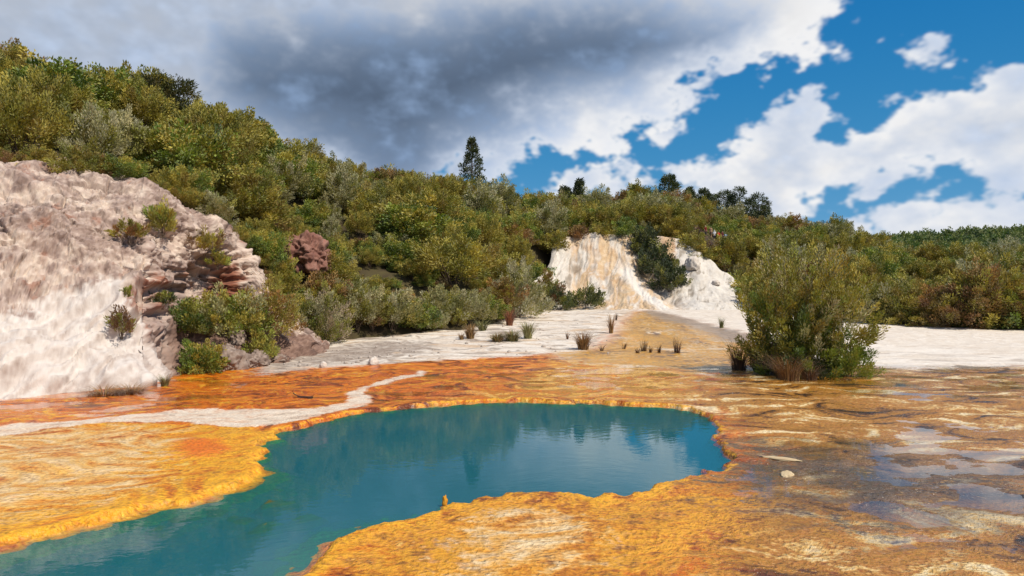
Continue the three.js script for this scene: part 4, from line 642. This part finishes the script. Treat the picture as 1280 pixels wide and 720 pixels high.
// bushes at the foot of the terrace
plant('silver_bush', 'large silvery bush on the sinter at the foot of the hill', 'shrub', { seed: 44, R: 2.9, H: 5.2, plumes: 170, sprigs: 80, plume: 1.1, up: 0.5, stiff: 0.85, len: 0.24, wid: 0.04, colors: [silver[0], silver[1], silver[2], olive[0], C(170, 164, 128)], stems: 16, thick: 0.05, fat: 0.42, bloom: { share: 0.4, color: C(204, 198, 168) } }, onGround(645, 399));
plant('foot_shrub', 'dark olive shrub against the white rock below the terrace', 'shrub', { seed: 45, R: 1.7, H: 2.9, plumes: 70, sprigs: 60, plume: 0.9, up: 0.45, stiff: 0.7, len: 0.25, wid: 0.045, colors: [dark[1], olive[2], bronze[1]], stems: 8, thick: 0.04, fat: 0.5 }, onTerrace(696, 388));
plant('foot_shrub', 'dark green spreading shrub on the slope below the terrace', 'shrub', { seed: 46, R: 2.4, H: 2.2, plumes: 80, sprigs: 60, plume: 0.9, up: 0.35, stiff: 0.7, len: 0.25, wid: 0.045, colors: [dark[1], dark[3], olive[2]], stems: 8, thick: 0.04, fat: 0.5 }, onTerrace(733, 384));
plant('foot_shrub', 'brownish shrub beside the large silvery bush', 'shrub', { seed: 47, R: 1.5, H: 3.2, plumes: 70, sprigs: 60, plume: 0.9, up: 0.45, stiff: 0.7, len: 0.25, wid: 0.045, colors: [olive[4], bronze[0], olive[2]], stems: 8, thick: 0.04, fat: 0.5 }, onTerrace(684, 374));
[[806, 322, 2.3, 4.2, 'topmost'], [822, 344, 2.5, 4.6, 'middle'], [838, 362, 2.2, 3.6, 'lowest']].forEach(([px, py, R, H, w], k) => plant('terrace_shrub', `dark green shrub in the strip across the white terrace, the ${w} one`, 'shrub', { seed: 48 + k, R, H, plumes: 90, sprigs: 62, plume: 1.1, up: 0.4, stiff: 0.6, len: 0.28, wid: 0.06, colors: [dark[0], dark[1], dark[2], dark[3], olive[2]], stems: 9, thick: 0.05, fat: 0.5 }, onTerrace(px, py), 'dark shrubs across the terrace'));
[[882, 94, 'beside the white boulder'], [898, 92, 'below the group of people'], [912, 95, 'nearest the slope edge below the people'], [856, 98, 'behind the terrace lip']].forEach(([px, d, w], k) => plant('dusky_shrub', `purplish brown shrub right of the terrace, ${w}`, 'shrub', { seed: 55 + k, R: 2.5, H: 2.2, plumes: 90, sprigs: 60, plume: 1.0, up: 0.35, stiff: 0.7, len: 0.28, wid: 0.05, colors: dusk, stems: 9, thick: 0.05, fat: 0.5 }, onHill(px, d), 'dusky shrubs right of the terrace'));

// trees on the skyline
function conifer(o) {                                         // whorls of plumes round a straight trunk
  const r = rngOf(o.seed), B = new Blades(), limbs = [limb([[0, -0.3, 0], [o.lean * 0.4, o.H * 0.5, 0], [o.lean, o.H * 0.97, 0]], o.H * 0.022 + 0.05, 0.03, 6)];
  for (let k = 0; k < o.plumes; k++) {
    const t = mix(o.bare, 1, (k + r()) / o.plumes), a = r() * 6.2832, w = o.R * o.shape(t) * (0.55 + 0.5 * r()), y = t * o.H, x = o.lean * t + Math.cos(a) * w, z = Math.sin(a) * w, base = jitter(o.colors[Math.floor(r() * o.colors.length)], r, 0.2);
    if (k % 3 === 0) limbs.push(limb([[o.lean * t, y - w * 0.25, 0], [mix(o.lean * t, x, 0.5), y - w * 0.12, z * 0.5], [x, y, z]], 0.05, 0.015, 4));
    for (let j = 0; j < o.sprigs; j++) {
      const f = r(), ox = (r() - 0.5) * 2, oy = (r() - 0.5) * 1.5, oz = (r() - 0.5) * 2, q = o.clump * Math.cbrt(r());
      let dx = Math.cos(a) * 0.6 + ox * 0.7, dy = 0.5 + oy * 0.5, dz = Math.sin(a) * 0.6 + oz * 0.7; const l = 1 / Math.hypot(dx, dy, dz), m = q / Math.hypot(ox, oy, oz);
      B.add(mix(o.lean * t, x, 1 - 0.35 * f * f) + ox * m, y + oy * m * 0.8, mix(0, z, 1 - 0.35 * f * f) + oz * m, dx * l, dy * l, dz * l, o.len * (0.6 + 0.8 * r()), o.wid, jitter(base, r, 0.2), r);
    }
  }
  return { crown: B.build(), trunk: mergeGeometries(limbs) };
}
function skyTree(name, label, px, d, topPy, o, group) { const at = onHill(px, d), H = EYE + (360 - topPy) / F * d - at[1], g = conifer({ lean: 0, ...o, H }), t = thing(name, label, 'tree', group); part('crown', g.crown, leafMat, t); part('trunk', g.trunk, barkMat, t); t.position.set(...at); return t; }
const column = (t) => Math.min(1, (1.04 - t) * 2.6) * (0.75 + 0.25 * Math.min(1, t * 4)) * (0.55 + 0.45 * Math.min(1, (1 - t) * 1.6 + 0.25)), pine = (t) => (0.16 + 1.05 * (1 - t) ** 0.75) * smooth(-0.1, 0.35, t), pinkDark = [C(66, 80, 36), C(80, 94, 42), C(56, 70, 34), C(94, 98, 46)];
skyTree('cypress_tree', 'tall narrow dark conifer rising above the ridge', 590, 116, 174, { seed: 71, R: 2.0, bare: 0.10, plumes: 170, sprigs: 36, clump: 0.55, len: 0.34, wid: 0.075, shape: column, colors: [...pinkDark, C(84, 84, 40)] });
for (const [px, d, top, R, w, sd, bare] of [[838, 139, 220, 1.7, 'standing apart with a rounded top', 72, 0.55], [880, 141, 237, 1.9, 'with a thin open crown', 73, 0.3], [903, 144, 240, 2.0, 'left of the tallest pine of the row', 74, 0.25], [926, 142, 235, 2.4, 'tallest of the row', 75, 0.2], [948, 142, 243, 2.0, 'at the downhill end of the row', 76, 0.2], [722, 126, 226, 1.0, 'small and thin above the terrace', 77, 0.4], [709, 126, 235, 0.9, 'smallest, next to the thin one above the terrace', 78, 0.4], [862, 143, 236, 1.6, 'half sunk in scrub beside the rounded one', 79, 0.3], [891, 147, 245, 1.7, 'short, between the open-crowned pine and its neighbour', 84, 0.15], [914, 148, 244, 1.8, 'behind the left shoulder of the tallest pine', 85, 0.15], [936, 149, 250, 1.7, 'low, behind the right shoulder of the tallest pine', 86, 0.1], [958, 144, 258, 1.6, 'last and lowest of the row', 87, 0.1], [870, 149, 246, 1.6, 'low and dense, left of the open-crowned pine', 88, 0.1]])
  skyTree('pine_tree', `dark pine on the ridge, ${w}`, px, d, top, { seed: sd, R: R * 1.2, bare, plumes: 70 + sd % 5 * 8, sprigs: 34, clump: 0.6, len: 0.36, wid: 0.075, shape: sd % 2 ? pine : (t) => 0.3 + 0.8 * Math.sin(Math.PI * clamp(t * 0.9 + 0.05)), colors: pinkDark, lean: (sd % 3 - 1) * 0.4 }, 'pines along the ridge');
for (const [px, d, top, R, w, sd] of [[186, 62, 94, 1.9, 'with the highest ragged top', 81], [214, 63, 103, 1.7, 'leaning over the downhill edge', 82], [158, 60, 106, 2.0, 'broadest of the three', 83]])
  skyTree('ridge_tree', `ragged dark green tree at the top of the ridge, ${w}`, px, d, top, { seed: sd, R, bare: 0.3, plumes: 64, sprigs: 50, clump: 0.5, len: 0.30, wid: 0.05, shape: (t) => 0.5 + 0.6 * Math.sin(Math.PI * clamp(t)), colors: [C(92, 94, 38), C(76, 80, 34), C(108, 100, 44)], lean: sd === 82 ? 0.9 : 0.2 }, 'ragged trees at the top of the ridge');

// far wooded hill
{
  const g = bush({ seed: 90, R: 4, H: 10, low: 0.2, plumes: 60, sprigs: 24, plume: 2.6, up: 0.4, stiff: 0.6, len: 1.1, wid: 0.34, colors: [C(84, 118, 44), C(104, 134, 52), C(70, 102, 42), C(120, 140, 60)], stems: 1, thick: 0.2, fat: 0.6 }).foliage;
  const r = rngOf(91), list = []; for (let i = 0; i < 5200; i++) { const d = 290 + 260 * r(), x = d * (0.38 + 0.5 * r()); list.push([x, farHill(x, d), d, r(), r()]); }
  const im = new THREE.InstancedMesh(g, leafMat, list.length), M = new THREE.Matrix4(), Q = new THREE.Quaternion(), Y = new THREE.Vector3(0, 1, 0);
  list.forEach(([x, h, d, a, b], i) => { const s = 0.5 + 0.75 * a * a, k = 0.7 + 0.5 * b; im.setColorAt(i, new THREE.Color().setRGB(k * (0.9 + 0.3 * a), k, k)); im.setMatrixAt(i, M.compose(new THREE.Vector3(x, h - 0.8, -d), Q.setFromAxisAngle(Y, b * 6.28), new THREE.Vector3(s, s, s))); });
  im.name = 'distant_forest'; im.userData = { kind: 'stuff', label: 'dark green forest covering the far hill', category: 'forest' }; scene.add(im);
}

// taller crowns along the skyline from the conifer to the right, and shrubs over the terrace rim
for (const [px, d, R, H, tone, w] of [[628, 114, 2.6, 4.2, olive, 'olive, beside the tall conifer'], [668, 118, 2.4, 3.6, silver, 'pale, between conifer and thin pines'], [690, 121, 2.6, 4.0, green, 'green, short of the thin pines'], [748, 124, 2.8, 3.8, olive, 'olive, past the thin pines'], [772, 131, 2.8, 4.2, bronze, 'bronze, above the terrace'], [792, 136, 3.2, 5.2, green, 'broad and green, above the terrace'], [816, 138, 3.0, 4.4, olive, 'olive, before the rounded pine'], [858, 136, 2.6, 4.2, silver, 'pale, after the rounded pine'], [972, 138, 2.8, 3.8, olive, 'olive, below the row of pines'], [1000, 130, 2.8, 3.8, bronze, 'bronze, down the ridge'], [1026, 122, 3.0, 4.6, dark, 'dark and rounded, down the ridge'], [1052, 116, 2.6, 3.8, olive, 'olive, at the low end of the ridge']])
  plant('ridge_shrub', `rounded tree-like shrub on the skyline, ${w}`, 'shrub', { seed: 200 + px, R, H, low: 0.2, wide: 0.8, plumes: 80, sprigs: 70, plume: 1.2, up: 0.3, stiff: 0.5, len: 0.28, wid: 0.07, colors: tone, stems: 7, thick: 0.08, fat: 0.6 }, onHill(px, d), 'shrubs along the skyline');
for (const [px, R, H, tone, w] of [[694, 2.0, 2.8, olive, 'at its left corner'], [722, 1.7, 1.6, bronze, 'over the ochre streaks'], [752, 1.9, 1.5, olive, 'low, near the middle'], [783, 2.2, 2.4, green, 'beside the dark strip'], [862, 1.9, 2.4, olive, 'at its right corner'], [878, 1.6, 1.6, olive, 'on its falling right edge']])
  { const t = terraceTop(px); plant('rim_shrub', `shrub hanging over the rim of the white terrace, ${w}`, 'shrub', { seed: 300 + px, R, H, plumes: 60, sprigs: 70, plume: 0.95, up: 0.25, stiff: 0.5, len: 0.24, wid: 0.055, colors: tone, stems: 6, thick: 0.05, fat: 0.6 }, [(px - 640) / F * (t[2] + 0.5), t[3] - 0.25, -(t[2] + 0.5)], 'shrubs over the terrace rim'); }

// ------------------------------------------------------------------ rocks, wood
function rockShape(seed, sx, sy, sz, detail = 4, rough = 0.28) {
  const g = mergeVertices(new THREE.IcosahedronGeometry(1, detail).deleteAttribute('uv').deleteAttribute('normal')), p = g.attributes.position;
  for (let i = 0; i < p.count; i++) { const x = p.getX(i), y = p.getY(i), z = p.getZ(i), f = 1 + rough * fbm3(x * 1.1 + seed, y * 1.1, z * 1.1, 5, 0.58) - 0.16 * Math.max(0, 1 - Math.abs(N3(x * 1.4, y * 1.4 + seed, z * 1.4)) * 6); p.setXYZ(i, x * f * sx, Math.max(y * f, -0.45) * sy, z * f * sz); }
  return g;
}
const rockMat = new THREE.MeshStandardMaterial({ vertexColors: true, roughness: 0.95 });
function rock(name, label, seed, size, at, tones, group, detail, rough) {
  const g = rockShape(seed, ...size, detail, rough); tintMesh(g, (x, y, z) => ramp(tones, 0.5 + 0.45 * fbm3(x * 2.2 / size[0] + seed, y * 2.2 / size[0], z * 2.2 / size[0], 4, 0.6)));
  const m = single(name, g, rockMat, label, 'rock', group); m.position.set(at[0], at[1] + size[1] * 0.3, at[2]); m.rotation.y = seed * 1.7; return m;
}
const creamRock = [C(150, 124, 90), C(190, 166, 128), C(206, 188, 156)], brownRock = [C(80, 66, 58), C(116, 98, 88), C(146, 128, 116), C(176, 158, 146)], whiteRock = [C(160, 144, 130), C(196, 184, 172), C(214, 205, 195)], redRock = [C(70, 38, 30), C(116, 76, 64), C(140, 102, 88), C(152, 70, 46)];
rock('rock_outcrop', 'reddish brown rock outcrop jutting from the scrub on the hillside', 3, [2.9, 2.1, 1.9], (() => { const p = onHill(386, 53); return [p[0], p[1] + 0.2, p[2] + 0.6]; })(), redRock, null, 24, 0.36);
rock('boulder', 'pale round boulder at the edge of the white terrace', 4, [1.0, 1.25, 1.0], onTerrace(866, 336), whiteRock, null, 8);
rock('boulder', 'small pale boulder on the lower edge of the white terrace', 5, [0.5, 0.45, 0.5], onTerrace(895, 356), whiteRock, null, 6);
for (const [px, py, sx, sy, w, k] of [[290, 462, 1.1, 1.1, 'large, beside the bright green shrub', 0], [308, 458, 0.7, 0.6, 'small, between two larger ones', 1], [322, 456, 0.95, 0.7, 'lumpy, at the water edge', 2], [345, 452, 0.7, 0.4, 'low and flat, near the gravel', 3], [296, 428, 0.7, 0.8, 'high on the bank under the olive-brown shrub', 4], [283, 442, 0.6, 0.5, 'darkest of the bank', 5]])
  rock('boulder', `brown boulder on the earthy bank, ${w}`, 10 + k, [sx * 0.75, sy * 0.75, sx * 0.6], onCliff(px, py), brownRock, 'boulders of the earthy bank', 14, 0.42);
rock('flat_stone', 'pale flat stone lying in the dark wet patch, the larger one', 20, [0.46, 0.035, 0.12], onGround(978, 578), creamRock, null, 5);
rock('flat_stone', 'pale flat stone lying in the dark wet patch, the whiter one', 21, [0.30, 0.04, 0.13], onGround(984, 596), creamRock, null, 5);
rock('stone', 'white stone sitting in the orange shallows off the gravel shore', 22, [0.20, 0.24, 0.17], onGround(404, 460.5), whiteRock, null, 4);
rock('stone', 'dark-sided white stone at the edge of the orange shallows', 23, [0.38, 0.3, 0.26], onGround(467, 457), whiteRock, null, 5);
{
  const r = rngOf(24), base = rockShape(30, 1, 0.8, 0.8, 3); tintMesh(base, (x, y, z) => ramp([C(130, 114, 102), C(196, 184, 172)], 0.5 + 0.5 * fbm3(x * 3, y * 3, z * 3, 3)));
  let first = null;
  for (let k = 0; k < 100; k++) {
    const px = mix(345, 560, r()), py = mix(459, 452, (px - 345) / 215) - r() * 18 + (px < 400 ? 5 : 0), s = 0.05 + 0.11 * r() * r(), at = k < 46 ? onGround(px, py) : onGround(mix(470, 760, r()), mix(446, 400, r()));
    const m = first ? copyOf(first) : single('pebble', base, rockMat, 'small pale pebble on the pale shore behind the orange shallows', 'stone', 'pebbles of the shore'); first ??= m;
    m.position.set(at[0], at[1] + s * 0.2, at[2]); m.scale.setScalar(s); m.rotation.y = r() * 6;
  }
}
const paleWood = new THREE.MeshStandardMaterial({ color: new THREE.Color().setRGB(0.52, 0.45, 0.38), roughness: 0.9, bumpMap: rockGrain, bumpScale: 0.02 });
{
  const a = onCliff(352, 398), b = onGround(388, 424), t = thing('fallen_log', 'pale bleached log lying down the bank to the gravel', 'log');
  const p = [[a[0], a[1] + 0.35, a[2]], [mix(a[0], b[0], 0.5), mix(a[1], b[1], 0.5) + 0.45, mix(a[2], b[2], 0.5)], [b[0], b[1] + 0.2, b[2]]], rel = p.map((q) => [q[0] - b[0], q[1] - b[1], q[2] - b[2]]);
  part('bole', limb(rel, 0.14, 0.24, 9), paleWood, t); part('branch', limb([rel[1], [rel[1][0] - 0.5, rel[1][1] + 0.45, rel[1][2] + 0.2]], 0.07, 0.02, 6), paleWood, t); t.position.set(...b);
}
const darkWood = new THREE.MeshStandardMaterial({ color: new THREE.Color().setRGB(0.07, 0.04, 0.025), roughness: 0.8 });
{
  const b = onGround(378, 500), t = thing('dead_twig', 'forked dark twig lying on the orange mat', 'twig');
  part('stick', limb([[-0.36, 0.12, -0.12], [-0.12, 0.05, 0.02], [0.16, 0.04, 0.1], [0.42, 0.03, 0.16]], 0.018, 0.03, 6), darkWood, t); part('fork', limb([[-0.30, 0.10, -0.1], [-0.36, 0.2, -0.05], [-0.34, 0.27, -0.05]], 0.016, 0.006, 5), darkWood, t); part('knot', limb([[0.3, 0.04, 0.13], [0.44, 0.09, 0.13]], 0.02, 0.008, 5), darkWood, t); t.position.set(...b);
}
{
  const b = onGround(556, 629.5), g = rockShape(40, 0.05, 0.12, 0.05, 4, 0.5); tintMesh(g, () => C(196, 136, 34));
  const m = single('sinter_knob', g, rockMat, 'small orange knob of sinter on the near pool rim', 'rock'); m.position.set(b[0], b[1] + 0.07, b[2]);
}
// boulders under water off the near left shelf, grown over with weed
{ const r = rngOf(50); for (const [px, py, s] of [[232, 640, 0.55], [270, 632, 0.4], [300, 640, 0.6], [345, 622, 0.5], [330, 650, 0.5], [200, 652, 0.6], [380, 640, 0.45]]) { const [x, d] = onFlat(px, py); rock('sunken_boulder', 'weed-covered boulder under water off the golden shelf', 51 + px, [s, s * 0.6, s * 0.8], [x, -0.04 - 0.06 * r() - 0.84 * s, -d], [C(40, 44, 18), C(74, 78, 28), C(112, 106, 40)], 'sunken boulders off the golden shelf', 6); } }

// ------------------------------------------------------------------ people on the lookout
function flesh(dist, lo, hi, res, color) {                    // skin of a distance field
  const mc = new MarchingCubes(res, new THREE.MeshStandardMaterial(), false, false, 60000), s = Math.max(hi[0] - lo[0], hi[1] - lo[1], hi[2] - lo[2]) / 2 * 1.08, c = [0, 1, 2].map((k) => (lo[k] + hi[k]) / 2);
  mc.isolation = 0; const half = res / 2;
  for (let z = 0; z < res; z++) for (let y = 0; y < res; y++) for (let x = 0; x < res; x++) mc.field[x + y * res + z * res * res] = -dist((x - half) / half * s + c[0], (y - half) / half * s + c[1], (z - half) / half * s + c[2]);
  mc.update(); const n = mc.count, g = new THREE.BufferGeometry(), p = new Float32Array(mc.positionArray.slice(0, n * 3)), q = new Float32Array(mc.normalArray.slice(0, n * 3));
  for (let i = 0; i < n; i++) for (let k = 0; k < 3; k++) p[i * 3 + k] = p[i * 3 + k] * s + c[k];
  g.setAttribute('position', new THREE.BufferAttribute(p, 3)); g.setAttribute('normal', new THREE.BufferAttribute(q, 3)); return g;
}
const capsule = (a, b, ra, rb) => (x, y, z) => { const dx = b[0] - a[0], dy = b[1] - a[1], dz = b[2] - a[2], t = clamp(((x - a[0]) * dx + (y - a[1]) * dy + (z - a[2]) * dz) / (dx * dx + dy * dy + dz * dz)); return Math.hypot(x - a[0] - dx * t, y - a[1] - dy * t, z - a[2] - dz * t) - mix(ra, rb, t); };
const blend = (list, k) => (x, y, z) => { let m = 1e9; for (const f of list) { const d = f(x, y, z), h = clamp(0.5 + 0.5 * (d - m) / k); m = mix(d, m, h) - k * h * (1 - h); } return m; };
function person(label, at, turn, o) {
  const t = thing('person', label, 'person', 'people on the lookout'), H = 1.72, arm = o.arm;
  const L = (s) => [[s * 0.09, 0.90, 0], [s * 0.10, 0.48, 0.02 * s * o.step], [s * 0.10, 0.07, -0.02 + 0.10 * s * o.step]];
  const A = (s) => arm && s > 0 ? [[0.19, 1.40, 0], [0.27, 1.15, 0.10], [0.12, 1.18, 0.32]] : [[s * 0.19, 1.40, 0], [s * 0.25, 1.12, -0.01], [s * 0.23, 0.88, 0.08]];
  const bones = [];
  for (const s of [-1, 1]) {
    const l = L(s), a = A(s); bones.push(capsule(l[0], l[1], 0.088, 0.058), capsule(l[1], l[2], 0.058, 0.040), capsule([l[2][0], 0.045, l[2][2] - 0.03], [l[2][0] + 0.02 * s, 0.035, l[2][2] + 0.16], 0.042, 0.032), capsule(a[0], a[1], 0.050, 0.040), capsule(a[1], a[2], 0.040, 0.027));
    const d = [a[2][0] - a[1][0], a[2][1] - a[1][1], a[2][2] - a[1][2]], m = Math.hypot(...d), u = d.map((v) => v / m);
    for (let f = 0; f < 4; f++) { const off = (f - 1.5) * 0.02, b = [a[2][0] + u[0] * 0.06, a[2][1] + u[1] * 0.06, a[2][2] + u[2] * 0.06 + off], len = [0.075, 0.088, 0.084, 0.066][f]; bones.push(capsule(a[2], b, 0.022, 0.012), capsule(b, [b[0] + u[0] * len - 0.01 * s, b[1] + u[1] * len, b[2] + u[2] * len + 0.012], 0.010, 0.008)); }
    bones.push(capsule(a[2], [a[2][0] - 0.02 * s, a[2][1] + u[1] * 0.06, a[2][2] + 0.06], 0.014, 0.009));
  }
  bones.push(capsule([0, 0.95, 0], [0, 1.15, 0], 0.135, 0.125), capsule([0, 1.15, 0], [0, 1.36, 0], 0.125, 0.13), capsule([-0.13, 1.40, 0], [0.13, 1.40, 0], 0.07, 0.07), capsule([0, 1.42, 0], [0, 1.53, 0.01], 0.052, 0.05), capsule([0, 1.56, 0.02], [0, 1.64, 0.0], 0.075, 0.092), capsule([0, 1.575, 0.09], [0, 1.61, 0.105], 0.014, 0.01));
  const skin = new THREE.MeshStandardMaterial({ color: new THREE.Color().setRGB(...C(196, 150, 122)), roughness: 0.6 });
  part('body', flesh(blend(bones, 0.025), [-0.42, 0, -0.3], [0.42, H, 0.45], 68), skin, t);
  const cloth = (c) => new THREE.MeshStandardMaterial({ color: new THREE.Color().setRGB(...c), roughness: 0.9 });
  const top = [capsule([0, 0.90, 0], [0, 1.15, 0], 0.165, 0.145), capsule([0, 1.15, 0], [0, 1.36, 0], 0.145, 0.145), capsule([-0.13, 1.40, 0], [0.13, 1.40, 0], 0.082, 0.082)]; for (const s of [-1, 1]) { const a = A(s); top.push(capsule(a[0], [mix(a[0][0], a[1][0], 0.8), mix(a[0][1], a[1][1], 0.8), mix(a[0][2], a[1][2], 0.8)], 0.068, 0.062)); }
  part('shirt', flesh(blend(top, 0.03), [-0.4, 0.7, -0.25], [0.4, 1.5, 0.35], 44), cloth(o.shirt), t);
  const leg = [capsule([-0.05, 0.95, 0], [0.05, 0.95, 0], 0.145, 0.145)]; for (const s of [-1, 1]) { const l = L(s); leg.push(capsule(l[0], l[1], 0.105, 0.082)); if (!o.shorts) leg.push(capsule(l[1], [l[2][0], l[2][1] + 0.03, l[2][2]], 0.082, 0.07)); }
  part('trousers', flesh(blend(leg, 0.025), [-0.3, 0.02, -0.25], [0.3, 1.1, 0.25], 56), cloth(o.legs), t);
  const hair = (x, y, z) => Math.max(Math.hypot(x, (y - 1.645) * 0.95, z + 0.012) - 0.112, -(y - 1.60 - (z > 0.02 ? (z - 0.02) * 1.2 : -0.05)));
  part(o.hat ? 'hat' : 'hair', flesh(o.hat ? blend([hair, (x, y, z) => Math.max(Math.hypot(x, z - 0.02) - 0.17, Math.abs(y - 1.665) - 0.012)], 0.02) : hair, [-0.2, 1.45, -0.2], [0.2, 1.8, 0.2], 32), cloth(o.hair), t);
  t.position.set(...at); t.rotation.y = turn; return t;
}
{
  const D = 111, stand = (px, dd = 0) => { const p = onHill(px, D + dd); return [p[0], p[1] - 0.02, p[2]]; };
  person('person in a dark red top with blond hair, at the uphill end of the group', stand(882, 0.4), 0.5, { shirt: C(120, 26, 24), legs: C(44, 40, 44), hair: C(206, 186, 150), step: 0 });
  person('person in a tan top standing between dark red and white tops', stand(888.5, 0.8), -0.4, { shirt: C(176, 140, 110), legs: C(150, 120, 100), hair: C(60, 42, 30), step: 1, shorts: true });
  person('person in a white top and cap in the middle of the group', stand(893, -0.3), 0.2, { shirt: C(222, 220, 220), legs: C(70, 62, 70), hair: C(216, 212, 206), hat: true, step: 0, arm: true });
  person('person in a bright red top and pale shorts', stand(898, -0.6), -0.2, { shirt: C(196, 40, 32), legs: C(206, 186, 166), hair: C(66, 40, 28), step: 1, shorts: true });
  person('person in a maroon top half behind the pale blue shirt', stand(903, 0.4), 0.6, { shirt: C(100, 34, 40), legs: C(60, 56, 62), hair: C(50, 36, 28), step: 0 });
  person('person in a pale blue shirt and white trousers at the downhill end', stand(907, -0.4), -0.5, { shirt: C(188, 204, 224), legs: C(210, 208, 206), hair: C(210, 206, 200), hat: true, step: 1, arm: true });
}
lit(scene);
renderer.render(scene, camera);
